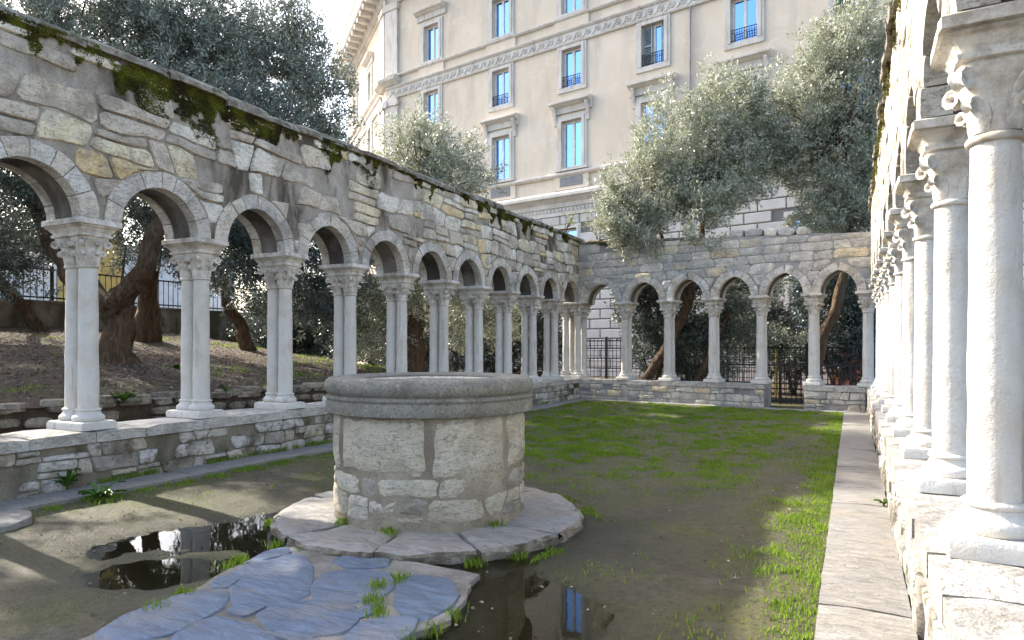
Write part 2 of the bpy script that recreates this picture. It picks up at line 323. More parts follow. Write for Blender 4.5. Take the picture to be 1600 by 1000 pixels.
def stone_poly(cx, cz, w, h, n=14, rough=.12, rnd=random):
    """uneven rounded block outline"""
    pts = []; ph = rnd.random()*9; k = rnd.uniform(2.3, 6)
    sk = rnd.uniform(-.1, .1)
    for i in range(n):
        a = 2*math.pi*(i+.5)/n; c, s_ = math.cos(a), math.sin(a)
        r = (abs(c)**k+abs(s_)**k)**(-1/k)
        r *= 1-rough*(.5+.5*mnoise.noise(Vector((c*1.6+ph, s_*1.6, ph*2))))
        pts.append([cx+w/2*r*c+sk*h*s_*.5, cz+h/2*r*s_])
    return pts
def coursed(xa, xb, za, zb, h, w, wav=.03, joint=.008, split=.22, rnd=random, slant=.25, noise=.007):
    """fitted rubble courses: outlines share wavy bed joints and slanting uprights"""
    ph = rnd.random()*60; rows = [za]
    while rows[-1] < zb-h[0]*.8: rows.append(rows[-1]+rnd.uniform(*h))
    rows[-1] = zb if zb-rows[-1] < h[0] else rows[-1]
    bed = lambda k, x: rows[k]+(0 if k in (0, len(rows)-1) else wav*1.6*mnoise.noise(Vector((x*1.3, k*7.1, ph)))+wav*.5*mnoise.noise(Vector((x*4.5, k*3.3, ph))))
    out = []
    for k in range(len(rows)-1):
        x = xa; hh = rows[k+1]-rows[k]; sl = 0
        while x < xb-.04:
            wd = min(rnd.uniform(*w)*(.75+.25*hh/h[1]), xb-x); s2 = rnd.uniform(-slant, slant)*hh; x2 = x+wd
            if xb-x2 < w[0]*.5: x2 = xb; s2 = 0
            bands = [(0, 1)]
            if hh > h[0]*1.25 and rnd.random() < split: c = rnd.uniform(.35, .65); bands = [(0, c), (c, 1)]
            for b0, b1 in bands:
                pts = []; n_ = 4; jo = joint*rnd.uniform(.7, 1.7); cr = rnd.uniform(.03, .12)
                for side in (0, 1):
                    for i in range(n_+1):
                        t = cr+(1-2*cr)*i/n_; t = t if side == 0 else 1-t; bb = b0 if side == 0 else b1
                        lx = x+sl*(2*bb-1)+jo; rx = x2+s2*(2*bb-1)-jo; px = lx+(rx-lx)*t
                        z0_, z1_ = bed(k, px), bed(k+1, px); pz = z0_+(z1_-z0_)*bb+(jo if side == 0 else -jo)
                        pts.append([px+noise*mnoise.noise(Vector((px*23, pz*23, ph))), pz+noise*mnoise.noise(Vector((px*19+9, pz*19, ph)))])
                    # upright edge
                    bx_ = (x2+s2*(2*b0-1)*.3-jo) if side == 0 else (x+sl*(2*b1-1)*.3+jo)
                    for q in ((.22, .5, .78) if side == 0 else (.78, .5, .22)):
                        bb = b0+(b1-b0)*q; ex = (x2+s2*(2*bb-1)-jo) if side == 0 else (x+sl*(2*bb-1)+jo); z0_, z1_ = bed(k, ex), bed(k+1, ex)
                        pts.append([ex+noise*1.3*mnoise.noise(Vector((ex*17, bb*9, ph+k))), z0_+(z1_-z0_)*bb])
                out.append(pts)
            x = x2; sl = s2
    return out
def stone_mesh(pts, prot, depth=.03, mapf=None, bev=.018, name='stone'):
    n = len(pts); cx = sum(p[0] for p in pts)/n; cz = sum(p[1] for p in pts)/n
    def ring(ins, y, jit=0):
        o = []
        for p in pts:
            d = math.hypot(p[0]-cx, p[1]-cz) or 1e-4; k = max(.15, 1-ins/d)
            o.append((cx+(p[0]-cx)*k, y+random.uniform(-jit, jit), cz+(p[1]-cz)*k))
        return o
    sz = min(max(p[1] for p in pts)-min(p[1] for p in pts), max(p[0] for p in pts)-min(p[0] for p in pts))
    b = min(bev, sz*.16)
    v = ring(0, depth)+ring(0, -prot*.35)+ring(b, -prot, .003)+ring(sz*.27, -prot-.004, .006)+[(cx, -prot-random.uniform(0, .012), cz)]
    f = []
    for r_ in range(3):
        for i in range(n): f.append((r_*n+i, r_*n+(i+1) % n, (r_+1)*n+(i+1) % n, (r_+1)*n+i))
    for i in range(n): f.append((3*n+i, 3*n+(i+1) % n, 4*n))
    if mapf: v = [mapf(*p) for p in v]
    me = mesh(name, v, f); me.polygons.foreach_set('use_smooth', [True]*len(f)); me.set_sharp_from_angle(angle=R(38)); return me

# ------------------------------------------------------------------ ground
LW, RW = -6.8, .34           # court faces of the two long walls
BO = (-6.8, 17.35); BA = -R(8.8)
me = npmesh('ground', np.array([(-900, -900, -.3), (900, -900, -.3), (900, 900, -.3), (-900, 900, -.3)]), np.array([[0, 1, 2, 3]]))
tag(obj('street_ground', me, 'asphalt'), 'dark street level far beyond the fences', None, None, 'structure')

WX, WY = -3.13, 4.63
BAS = [(-4.15, 3.55, 1.2, .40, .78), (-3.85, 2.7, .6, .36, .7), (-1.75, 3.35, .62, .46, -.3), (-1.6, 2.85, .5, .45, 0)]
def court_h(x, y):
    h = .006+.03*(vnoise(x, y, 1.3, 1)-.5)+.013*(vnoise(x, y, 6, 2)-.5)+.007*(vnoise(x, y, 22, 3)-.5)
    for cx, cy, rx, ry, an in BAS:
        dx, dy = x-cx, y-cy; c, s_ = math.cos(an), math.sin(an)
        q = ((dx*c+dy*s_)/rx)**2+((-dx*s_+dy*c)/ry)**2
        h = h-.042*np.exp(-q*1.1)
    h = h-.022*np.exp(-((np.hypot(x-WX, y-WY)-1.2)/.3)**2)+.015*sstep(8, 14, y)
    return h
xs = np.arange(-7.0, .5, .045); ys = np.concatenate([np.arange(-6, 1, .25), np.arange(1, 8, .045), np.arange(8, 18.6, .09)])
X, Y = np.meshgrid(xs, ys); Z = court_h(X, Y)
idx = np.arange(X.size).reshape(X.shape)
fq = np.stack([idx[:-1, :-1], idx[:-1, 1:], idx[1:, 1:], idx[1:, :-1]], -1).reshape(-1, 4)
tag(obj('courtyard_ground', npmesh('courtyard_ground', np.stack([X, Y, Z], -1).reshape(-1, 3), fq, None, True), 'mud'), 'bare muddy courtyard ground', None, None, 'structure')
WZ = -.012
for nm, (x0, x1, y0, y1), lb in (('puddle', (-6.25, -3.0, 1.6, 6.2), 'shallow puddle beside the stone paving mirroring a column'), ('puddle', (-2.9, -.3, 1.6, 4.3), 'shallow puddle before the well mirroring a window')):
    o = MB().add([(x0, y0, WZ), (x1, y0, WZ), (x1, y1, WZ), (x0, y1, WZ)], [(0, 1, 2, 3)]).build(nm, 'water'); tag(o, lb, None, None, 'structure')

def terr_z(x, y):
    x = np.asarray(x, float); y = np.asarray(y, float)
    z = .70+.128*np.clip(-8.7-x, 0, 12); f = sstep(12.5, 20, y); z = z*(1-f)+.12*f
    z = z+.10*(vnoise(x, y, .7, 5)-.5)*sstep(8.7, 9.6, -x)+.05*(vnoise(x, y, 3, 6)-.5)
    return z
xs = np.arange(-34, -8.55, .16); ys = np.arange(-12, 30, .2); X, Y = np.meshgrid(xs, ys); Z = terr_z(X, Y)
idx = np.arange(X.size).reshape(X.shape); fq = np.stack([idx[:-1, :-1], idx[:-1, 1:], idx[1:, 1:], idx[1:, :-1]], -1).reshape(-1, 4)
tag(obj('garden_slope', npmesh('garden_slope', np.stack([X, Y, Z], -1).reshape(-1, 3), fq, None, True), 'soil'), 'brown garden slope', None, None, 'structure')
# low strip behind the parapet, and garden behind the end wall
xs = np.arange(-8.7, -7.0, .2); ys = np.arange(-8, 30, .25); X, Y = np.meshgrid(xs, ys); Z = .18+.05*(vnoise(X, Y, 2, 8)-.5)
idx = np.arange(X.size).reshape(X.shape); fq = np.stack([idx[:-1, :-1], idx[:-1, 1:], idx[1:, 1:], idx[1:, :-1]], -1).reshape(-1, 4)
tag(obj('garden_strip', npmesh('garden_strip', np.stack([X, Y, Z], -1).reshape(-1, 3), fq, None, True), 'soil'), 'sunken soil strip behind the parapet', None, None, 'structure')
xs = np.arange(-7.2, 14, .3); ys = np.arange(-6, 30, .3); X, Y = np.meshgrid(xs, ys); Z = .0+.05*(vnoise(X, Y, 1.5, 9)-.5)
keep = (Y > 17.4+.155*(-6.8-X)) | (X > .9)
idx = np.arange(X.size).reshape(X.shape); kk = keep[:-1, :-1] & keep[1:, 1:] & keep[:-1, 1:] & keep[1:, :-1]
fq = np.stack([idx[:-1, :-1], idx[:-1, 1:], idx[1:, 1:], idx[1:, :-1]], -1)[kk].reshape(-1, 4)
tag(obj('garden_ground', npmesh('garden_ground', np.stack([X, Y, Z], -1).reshape(-1, 3), fq, None, True), 'soil'), 'flat garden soil around the cloister', None, None, 'structure')

# ------------------------------------------------------------------ paths of slabs
def slab_mesh(x0, x1, y0, y1, z0, z1, n=7, jit=.006, name='slab'):
    """box-like slab with uneven top and worn edges (local xy)"""
    b = MB(); nx = max(2, int(abs(x1-x0)/.12)); ny = max(2, int(abs(y1-y0)/.12))
    g = {}; v = []
    ph = random.random()*50
    for j in range(ny+1):
        for i in range(nx+1):
            x = x0+(x1-x0)*i/nx; y = y0+(y1-y0)*j/ny; e = (i in (0, nx))+(j in (0, ny))
            z = z1-(.008 if e == 1 else .018 if e == 2 else 0)+jit*mnoise.noise(Vector((x*5+ph, y*5, 0)))*1.5
            ex = jit*.8*mnoise.noise(Vector((x*9, y*9, ph))) if e else 0
            g[i, j] = len(v); v.append((x+ex*(i in (0, nx)), y+ex*(j in (0, ny)), z))
    f = [(g[i, j], g[i+1, j], g[i+1, j+1], g[i, j+1]) for i in range(nx) for j in range(ny)]
    rim = [(i, 0) for i in range(nx)]+[(nx, j) for j in range(ny)]+[(i, ny) for i in range(nx, 0, -1)]+[(0, j) for j in range(ny, 0, -1)]
    base = len(v)
    for q in rim: p = v[g[q]]; v.append((p[0], p[1], z0))
    m_ = len(rim)
    for k in range(m_): f.append((base+k, base+(k+1) % m_, g[rim[(k+1) % m_]], g[rim[k]]))
    me = mesh(name, v, f, True); me.set_sharp_from_angle(angle=R(50)); return me
def path(name, loc, rz, x0, x1, y0, y1, lo, hi, lab, zt=.06):
    e = obj(name, None, None, None, loc, rz); tag(e, lab, None, None, 'structure')
    x = x0
    while x < x1-.05:
        l = min(random.uniform(lo, hi), x1-x)
        if x1-x-l < .3: l = x1-x
        obj('slab', slab_mesh(x+.004, x+l-.004, y0, y1, -.1, zt+random.uniform(-.006, .006)), 'slab', e); x += l
path('path', (0, 0, 0), R(90), -3, 16.6, -.27, .16, .9, 2.1, 'sunlit stone slab path beside the bright arcade')
path('path', (LW, 0, 0), R(90), -2, 16.75, -.50, -.02, .8, 1.8, 'narrow slab kerb below the mossy arcade', .05)
path('path', (*BO, 0), BA, -.1, 7.1, -.46, -.03, .8, 1.6, 'slab kerb below the end arcade', .045)

# ------------------------------------------------------------------ arcades
def arch_pts(a, r, n=9):
    """half profile from (a,0) up to (0,r) for a (slightly) pointed arch"""
    c = max((r*r-a*a)/(2*a), 0.0); Rr = a+c; am = math.acos(min(1, c/Rr)); return c, Rr, am
def offset_arch(a, r, t, off=0):
    """point on right half at parameter 0..1 with radial offset"""
    c, Rr, am = arch_pts(a, r); th = am*t; return (-c+(Rr+off)*math.cos(th), (Rr+off)*math.sin(th)*(r/(math.sqrt(max(Rr*Rr-c*c, 1e-6)))))
class Arcade:
    def __init__(s, label, cat, loc, rz, piers, z0, top, thick, x0, x1, imp, rise, stonemat, mortar, grp):
        s.piers = piers; s.z0 = z0; s.top = top; s.th = thick; s.x0 = x0; s.x1 = x1
        s.e = thing('arcade_wall', label, cat, loc, rz); s.arches = []
        for p, q in zip(piers[:-1], piers[1:]):
            a = (q-p)/2-imp; s.arches.append(((p+q)/2, a, max(rise*random.uniform(.97, 1.04), a*1.01)))
        s.body(mortar); s.voussoirs(); s.sm = stonemat
    def body(s, mortar):
        prof = [(s.x0, s.z0)]; x = s.x0
        for cx, a, r in s.arches:
            L = [(cx-offset_arch(a, r, t)[0], s.z0+offset_arch(a, r, t)[1]) for t in np.linspace(0, 1, 10)]
            Rr = [(cx+offset_arch(a, r, t)[0], s.z0+offset_arch(a, r, t)[1]) for t in np.linspace(1, 0, 10)][1:]
            xa = L[0][0]; k = max(1, int((xa-prof[-1][0])/.15))
            px = prof[-1][0]; prof += [(px+(xa-px)*i/k, s.z0) for i in range(1, k)] + L + Rr
        px = prof[-1][0]; k = max(1, int((s.x1-px)/.2)); prof += [(px+(s.x1-px)*i/k, s.z0) for i in range(1, k+1)]
        nr = 12; v = []; f = []; n = len(prof)
        for side in (0, 1):
            for j in range(nr+1):
                for (x, z) in prof:
                    zt = s.top(x); zz = z+(zt-z)*j/nr
                    d = .014*mnoise.noise(Vector((x*2.1, zz*2.1, side*9+s.x1)))+.008*mnoise.noise(Vector((x*7, zz*7, side*9)))
                    y = d if side == 0 else s.th+d
                    if j == 0: zz += .006*mnoise.noise(Vector((x*6, side*.7, s.x1)))
                    v.append((x, y, zz))
        A = lambda sd, j, i: sd*(nr+1)*n+j*n+i
        for j in range(nr):
            for i in range(n-1):
                f.append((A(0, j, i), A(0, j, i+1), A(0, j+1, i+1), A(0, j+1, i)))
                f.append((A(1, j, i), A(1, j+1, i), A(1, j+1, i+1), A(1, j, i+1)))
        for i in range(n-1):
            f.append((A(0, 0, i), A(1, 0, i), A(1, 0, i+1), A(0, 0, i+1))); f.append((A(0, nr, i), A(0, nr, i+1), A(1, nr, i+1), A(1, nr, i)))
        for i in (0, n-1):
            for j in range(nr): f.append((A(0, j, i), A(0, j+1, i), A(1, j+1, i), A(1, j, i)))
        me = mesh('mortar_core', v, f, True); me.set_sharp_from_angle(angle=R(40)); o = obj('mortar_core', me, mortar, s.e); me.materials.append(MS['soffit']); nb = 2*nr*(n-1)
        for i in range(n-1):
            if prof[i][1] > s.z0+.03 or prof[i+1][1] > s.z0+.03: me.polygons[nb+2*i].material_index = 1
    def voussoirs(s, W=.165):
        for cx, a, r in s.arches:
            for side in (0, 1):
                for half in (-1, 1):
                    cuts = [0, .26+random.uniform(-.06, .06), .52+random.uniform(-.07, .05), .77+random.uniform(-.06, .06), 1]
                    if random.random() < .35: del cuts[random.choice((1, 2, 3))]
                    for t0, t1 in zip(cuts[:-1], cuts[1:]):
                        wv = W*random.uniform(.88, 1.06); pr = random.uniform(.012, .028); g = .006
                        m_ = 5; v = []; f = []
                        ya, yb = (-pr, .13) if side == 0 else (s.th+pr, s.th-.13)
                        for k in range(m_+1):
                            t = t0+g+(t1-t0-2*g)*k/m_
                            if t1 == 1 and k == m_: t = 1-.002
                            for off, yy in ((-.012, ya), (wv*.5, ya-.003*(1 if side == 0 else -1)), (wv+.008*mnoise.noise(Vector((t*9, cx, half))), ya), (wv, yb), (-.012, yb)):
                                p = offset_arch(a, r, t, off); jj = .003*mnoise.noise(Vector((p[0]*30, p[1]*30, cx)))
                                edge = .004 if k in (0, m_) and yy == ya else 0
                                v.append((cx+half*(p[0]+jj), yy+(edge if side == 0 else -edge), s.z0+p[1]+.002))
                        for k in range(m_):
                            for q in range(5): f.append((k*5+q, k*5+(q+1) % 5, (k+1)*5+(q+1) % 5, (k+1)*5+q))
                        f += [(4, 3, 2, 1, 0), tuple(m_*5+q for q in range(5))]
                        if (half == 1) ^ (side == 1): f = [tuple(reversed(q)) for q in f]
                        obj('voussoir', mesh('voussoir', v, f), 'voussoir', s.e)
    def push(s, p, gap=.012):
        x, z = p
        for cx, a, r in s.arches:
            if abs(x-cx) > a+.3: continue
            c, Rr, am = arch_pts(a, r); hx = abs(x-cx)+c; hz = max(z-s.z0, 0); d = math.hypot(hx, hz); need = Rr+.165+gap
            if d < need and z-s.z0 > -.05:
                th = math.atan2(hz, hx); nx = need*math.cos(th)-c
                if nx < 0: nx = 0
                x = cx+math.copysign(nx, x-cx); z = s.z0+need*math.sin(th)
        return [x, z]
    def stones(s, xa, xb, zmax, drop, h=(.12, .3), w=(.16, .66), limit=298, prot=(.008, .03), wav=.03, joint=.008, split=.22):
        cnt = 0
        for pts in coursed(xa, xb, s.z0+.02, zmax, h, w, wav, joint, split):
            n = len(pts); cx = sum(p[0] for p in pts)/n; cz = sum(p[1] for p in pts)/n
            if random.random() < drop(cx, cz) or cnt >= limit: continue
            zt = min(s.top(p[0]) for p in pts)-.03
            q = [s.push([p[0], min(p[1], zt)]) for p in pts]
            A = lambda P: abs(sum(P[i][0]*P[(i+1) % n][1]-P[(i+1) % n][0]*P[i][1] for i in range(n)))/2
            if A(q) < .16*A(pts) or A(q) < .0035: continue
            mc = [sum(p[0] for p in q)/n, sum(p[1] for p in q)/n]
            if s.push(mc, 0) != mc: continue
            obj('stone', stone_mesh(q, random.uniform(*prot), bev=.012), s.sm, s.e); cnt += 1
        return cnt
    def coping(s, xa, xb, lo, hi, hgt, over, mat, parent=None):
        x = xa
        while x < xb-.05:
            l = min(random.uniform(lo, hi), xb-x); h = hgt*random.uniform(.75, 1.25); o = over*random.uniform(.5, 1.3)
            zt = s.top(x+l/2)-.02; v = []; f = []; nl = max(3, int(l/.09)); ph = random.random()*40
            sec = [(-o, 0), (-o*1.1, h*.45), (-o*.5, h*.8), (s.th*.3, h*1.25), (s.th*.7, h*1.2), (s.th+o*.5, h*.8), (s.th+o, h*.4), (s.th+o, 0)]
            for k in range(nl+1):
                xx = x+.006+(l-.012)*k/nl
                for (yy, zz) in sec:
                    nn_ = mnoise.noise(Vector((xx*4+ph, yy*5, zz*6)))
                    v.append((xx, yy+.03*nn_, zt+zz+.022*nn_*(zz > 0)-(.012 if k in (0, nl) else 0)))
            m_ = len(sec)
            for k in range(nl):
                for q in range(m_-1): f.append((k*m_+q, (k+1)*m_+q, (k+1)*m_+q+1, k*m_+q+1))
                f.append((k*m_+m_-1, (k+1)*m_+m_-1, (k+1)*m_, k*m_))
            f += [tuple(range(m_)), tuple(nl*m_+q for q in range(m_-1, -1, -1))]
            me = mesh('coping_stone', v, f, True); me.set_sharp_from_angle(angle=R(45)); obj('coping_stone', me, mat, s.e); x += l
    def fringe(s, n, dens, name, label, zoff=.0, reach=.55):
        """moss cushions as many tiny faces along the top and in runs down the face"""
        xs_ = rng.uniform(s.x0+.2, s.x1-.2, n*6); dz = np.abs(rng.normal(0, .28, n*6))
        run = vnoise(xs_, dz*.25, 2.4, 21)
        lim = np.clip((run-dens)*2.6, 0, 1)*reach
        clump = vnoise(xs_, dz, 5.5, 33); k = (dz < lim+.05*(clump-.3)) & (clump > .43); xs_ = xs_[k][:n]; dz = dz[k][:n]
        tops = np.array([s.top(x) for x in xs_]); z = tops+zoff-dz+.02; y = -.022-.025*np.clip(1-dz/.1, 0, 1)
        c = np.stack([xs_, y+rng.uniform(-.012, .012, len(z)), z], -1)
        # some on top of the coping
        return c
def moss_mesh(c, size=.008):
    n = len(c); d = rng.normal(size=(n, 3)); d[:, 1] -= 1.0; d[:, 2] += .25; d /= np.linalg.norm(d, axis=1)[:, None]
    a = np.cross(d, rng.normal(size=(n, 3))); a /= np.linalg.norm(a, axis=1)[:, None]; b = np.cross(d, a); sz = size*rng.uniform(.6, 1.5, (n, 1))
    v = np.stack([c+a*sz, c-a*sz*.5+b*sz*.85, c-a*sz*.5-b*sz*.85, c+d*sz*1.1], 1).reshape(-1, 3)
    i = np.arange(n)[:, None]*4; f = np.concatenate([i+np.array([[0, 1, 3]]), i+np.array([[1, 2, 3]]), i+np.array([[2, 0, 3]])])
    patch = vnoise(c[:, 0], c[:, 2], 6, 3); return npmesh('moss', v, f, np.repeat(np.clip((patch-.5)*2.4+.42+rng.uniform(-.25, .25, n), 0, 1), 4))

SP = 1.335; Y0 = 4.13
left_p = [Y0+SP*k for k in range(-2, 10)]
def top_l(x): return 4.42+.025*math.sin(x*1.7)+.03*mnoise.noise(Vector((x*.9, 3, 0)))
AL = Arcade('tall mossy rubble arcade wall with stained grey render and round arches', 'wall', (LW-.02, 0, 0), R(90), left_p+[17.65], 2.705, top_l, .56, left_p[0]-.3, 18.05, .196, .49, 'rubble', 'mortar', '')
def drop_l(x, z):
    up = (z-3.25)/1.1
    return .03+.6*max(0, min(1, up*1.4))*(vnoise(x, z, 1.5, 4) > .54)+.25*(vnoise(x, z, 2.4, 14) > .62)
AL.stones(left_p[1]-.3, 17.5, 4.40, drop_l, (.15, .30), (.2, .8), 299, (.008, .04), .045, .009, .25)
AL.coping(left_p[0]-.3, 17.9, .35, .95, .125, .075, 'coping')
c1 = np.concatenate([AL.fringe(70000, .44, 'moss', '', .0, .75), AL.fringe(30000, .22, 'moss', '', .0, .16)])
xs_ = rng.uniform(left_p[0], 17.8, 26000); yy = rng.uniform(-.06, .12, 26000); kk = vnoise(xs_, yy*3, 2.8, 71) > .63; xs_, yy = xs_[kk], yy[kk]
c2 = np.stack([xs_, yy, np.array([top_l(x) for x in xs_])+.05+np.clip(yy, -.05, .2)*.4], -1)
tag(obj('moss', moss_mesh(np.concatenate([c1, c2])), 'moss', AL.e), 'green moss hanging from the coping', None, None, 'stuff')

back_p = [.05, 1.35, 2.57, 3.74, 4.89, 6.05, 7.15]
def top_b(x): return 4.36-.062*x+.03*mnoise.noise(Vector((x*1.4, 8, 0)))
AB = Arcade('grey stone end arcade wall with pointed arches and a gap in its parapet', 'wall', (*BO, 0), BA, [p for p in back_p], 2.65, top_b, .52, -.05, 7.75, .165, .5, 'rubble_grey', 'mortar_grey', '')
AB.stones(0, 7.4, 4.3, lambda x, z: .02+.15*(vnoise(x, z, 1.2, 44) > .62), (.17, .27), (.28, .75), 200, (.004, .018), .015, .005, .15)
AB.coping(0, 3.1, .35, .8, .07, .05, 'coping'); 
x = 4.2
for l in (.34, .42, .3, .38, .26):
    obj('coping_stone', stone_mesh(stone_poly(x+l/2, top_b(x)+.07, l, .2, 14, .14), .02, .4), 'rubble_grey', AB.e); x += l+.02
c1 = AB.fringe(4000, .5, 'moss', '', .0, .25); c1 = c1[c1[:, 0] < 3.2]
tag(obj('moss', moss_mesh(c1), 'moss', AB.e), 'thin moss along the coping', None, None, 'stuff')

RY0 = 3.29; right_y = [RY0+1.343*k for k in range(-3, 10)]
right_p = sorted(-y for y in right_y)
def top_r(x): return 4.45+.03*mnoise.noise(Vector((x*1.1, 5, 2)))
AR = Arcade('sunlit pale arcade wall with ragged mossy top beside the slab path', 'wall', (RW+.03, 0, 0), R(-90), [-16.6]+right_p, 2.705, top_r, .56, -17.1, right_p[-1]+.3, .196, .49, 'rubble', 'mortar_grey', '')
AR.stones(-16.4, -1.0, 4.4, lambda x, z: .2, (.15, .28), (.25, .7), 240, (.004, .016), .03, .007)
AR.coping(-16.9, right_p[-1]+.3, .3, .8, .09, .06, 'coping')
c1 = AR.fringe(9000, .45, 'moss', '', .0, .4)
tag(obj('moss', moss_mesh(c1), 'moss', AR.e), 'brown green moss on the wall top', None, None, 'stuff')

# ------------------------------------------------------------------ twin columns
def rect_stack(levels, nx, ny, jit=.003, sd=0, flat=False):
    """levels: (half_x, half_y, z)"""
    v = []; f = []; per = []
    for a in np.linspace(-1, 1, nx+1)[:-1]: per.append((a, -1))
    for a in np.linspace(-1, 1, ny+1)[:-1]: per.append((1, a))
    for a in np.linspace(1, -1, nx+1)[:-1]: per.append((a, 1))
    for a in np.linspace(1, -1, ny+1)[:-1]: per.append((-1, a))
    m_ = len(per)
    for hx, hy, z in levels:
        for (a, b) in per:
            n_ = mnoise.noise(Vector((a*hx*22+sd, b*hy*22, z*15))); corner = .006 if abs(a) == 1 and abs(b) == 1 else 0
            v.append((a*(hx-corner)+jit*n_, b*(hy-corner)+jit*n_, z+jit*.5*n_))
    for i in range(len(levels)-1):
        for j in range(m_): f.append((i*m_+j, i*m_+(j+1) % m_, (i+1)*m_+(j+1) % m_, (i+1)*m_+j))
    f += [tuple(range(m_-1, -1, -1)), tuple((len(levels)-1)*m_+j for j in range(m_))]
    me = mesh('block', v, f, not flat)
    if not flat: me.set_sharp_from_angle(angle=R(28))
    return me
# local frame: x along the wall, y across it; z = 0 on the parapet
H = 2.125
ABZ = H-.185
def abacus_me(hx, hy, sd): return rect_stack([(hx-.085, hy-.085, ABZ), (hx-.085, hy-.085, ABZ+.012), (hx-.062, hy-.062, ABZ+.018), (hx-.058, hy-.058, ABZ+.042), (hx-.074, hy-.074, ABZ+.047), (hx-.070, hy-.070, ABZ+.06), (hx-.04, hy-.04, ABZ+.10), (hx-.014, hy-.014, ABZ+.112), (hx-.026, hy-.026, ABZ+.117), (hx-.026, hy-.026, ABZ+.126), (hx, hy, ABZ+.130), (hx, hy, ABZ+.176), (hx-.008, hy-.008, ABZ+.185)], 8, 10, .003, sd, True)
ME_ab = [abacus_me(.22, .335, i*7) for i in range(3)]
def plinth_me(hx, hy, sd): return rect_stack([(hx, hy, 0), (hx, hy, .05), (hx-.008, hy-.008, .075), (hx-.02, hy-.02, .082)], 7, 9, .007, sd)
ME_pl = [plinth_me(.185, .305, i*5) for i in range(3)]
def base_me(sd):
    pr = [(.142, .08)]+[(.128+.02*math.cos(t), .112+.032*math.sin(t)) for t in np.linspace(-1.4, 1.4, 7)]+[(.122, .15), (.112, .165), (.108, .182)]+[(.104+.014*math.cos(t), .196+.014*math.sin(t)) for t in np.linspace(-1.4, 1.4, 5)]+[(.098, .214)]
    b = MB().lathe(pr, 28, .006, sd=sd); return autosmooth(b.me('base'), 50)
ME_ba = [base_me(i*3.3) for i in range(3)]
def shaft_me(sd):
    zs = np.linspace(.205, 1.665, 22); pr = [(.096-.010*((z-.2)/1.46)**1.4+.003*mnoise.noise(Vector((sd, z*2, 0))), z) for z in zs]
    return autosmooth(MB().lathe(pr, 28, .004, sd=sd).me('shaft'), 60)
ME_sh = [shaft_me(i*2.7) for i in range(4)]
def bell_me():
    v = []; f = []; n = 32
    lv = [(.094, 1.645, 2), (.102, 1.652, 2), (.104, 1.664, 2), (.098, 1.674, 2), (.09, 1.68, 2), (.092, 1.74, 2), (.099, 1.80, 2.2), (.112, 1.86, 2.8), (.128, 1.905, 4), (.14, 1.925, 6), (.142, 1.942, 7)]
    for r, z, k in lv:
        for j in range(n):
            t = 2*math.pi*j/n; c, s_ = math.cos(t), math.sin(t); q = r*(abs(c)**k+abs(s_)**k)**(-1/k); v.append((q*c, q*s_, z))
    for i in range(len(lv)-1):
        for j in range(n): f.append((i*n+j, i*n+(j+1) % n, (i+1)*n+(j+1) % n, (i+1)*n+j))
    f += [tuple(range(n-1, -1, -1)), tuple((len(lv)-1)*n+j for j in range(n))]
    return autosmooth(mesh('capital', v, f), 50)
ME_bell = bell_me()
def leaf_me(curve, wid, thick=.012, rib=.012, nm='leaf'):
    """curled acanthus blade in the xz plane pointing to +x"""
    v = []; f = []; m_ = len(curve); cs = 7
    for i, ((r, z), w_) in enumerate(zip(curve, wid)):
        p0 = Vector(curve[max(i-1, 0)]); p1 = Vector(curve[min(i+1, m_-1)]); t = (p1-p0).normalized(); nx_, nz_ = t.y, -t.x
        for k in range(cs):
            a = -1+2*k/(cs-1); lob = 1+.12*math.sin(i*2.2)*abs(a); off = rib*(1-abs(a)**1.3)-(.01*a*a)
            v.append((r+nx_*off, a*w_/2*lob, z+nz_*off))
        for k in range(cs-1, -1, -1):
            a = -1+2*k/(cs-1); off = rib*(1-abs(a)**1.3)-.01*a*a-thick*(1-.5*abs(a)); v.append((r+nx_*off, a*w_/2*.96, z+nz_*off))
    q = cs*2
    for i in range(m_-1):
        for k in range(q): f.append((i*q+k, (i+1)*q+k, (i+1)*q+(k+1) % q, i*q+(k+1) % q))
    f += [tuple(range(q)), tuple((m_-1)*q+k for k in range(q-1, -1, -1))]
    return autosmooth(mesh(nm, v, f), 50)
def spiral_tail(cx, cz, r0, turns, n, a0):
    return [(cx+r0*(1-.62*i/n)*math.cos(a0-turns*2*math.pi*i/n), cz+r0*(1-.62*i/n)*math.sin(a0-turns*2*math.pi*i/n)) for i in range(n+1)]
cv = [(.092, 1.70), (.096, 1.75), (.104, 1.80), (.118, 1.845), (.138, 1.88), (.16, 1.905)]+spiral_tail(.176, 1.886, .024, 1.2, 10, 2.0)
ME_corner = leaf_me(cv, [.085, .09, .088, .08, .068, .06]+[.056-.001*i for i in range(11)], .024, .011, 'volute')
cv = [(.09, 1.682), (.097, 1.72), (.103, 1.755), (.113, 1.785), (.129, 1.803)]+spiral_tail(.134, 1.789, .014, .8, 6, 1.7)
ME_low = leaf_me(cv, [.076, .08, .078, .066, .054]+[.048-.003*i for i in range(7)], .017, .01, 'leaf')
cv = [(.098, 1.79), (.106, 1.83), (.118, 1.868), (.13, 1.892)]+spiral_tail(.134, 1.880, .014, .7, 5, 1.6)
ME_mid = leaf_me(cv, [.06, .064, .058, .05]+[.042-.003*i for i in range(6)], .012, .01, 'leaf')
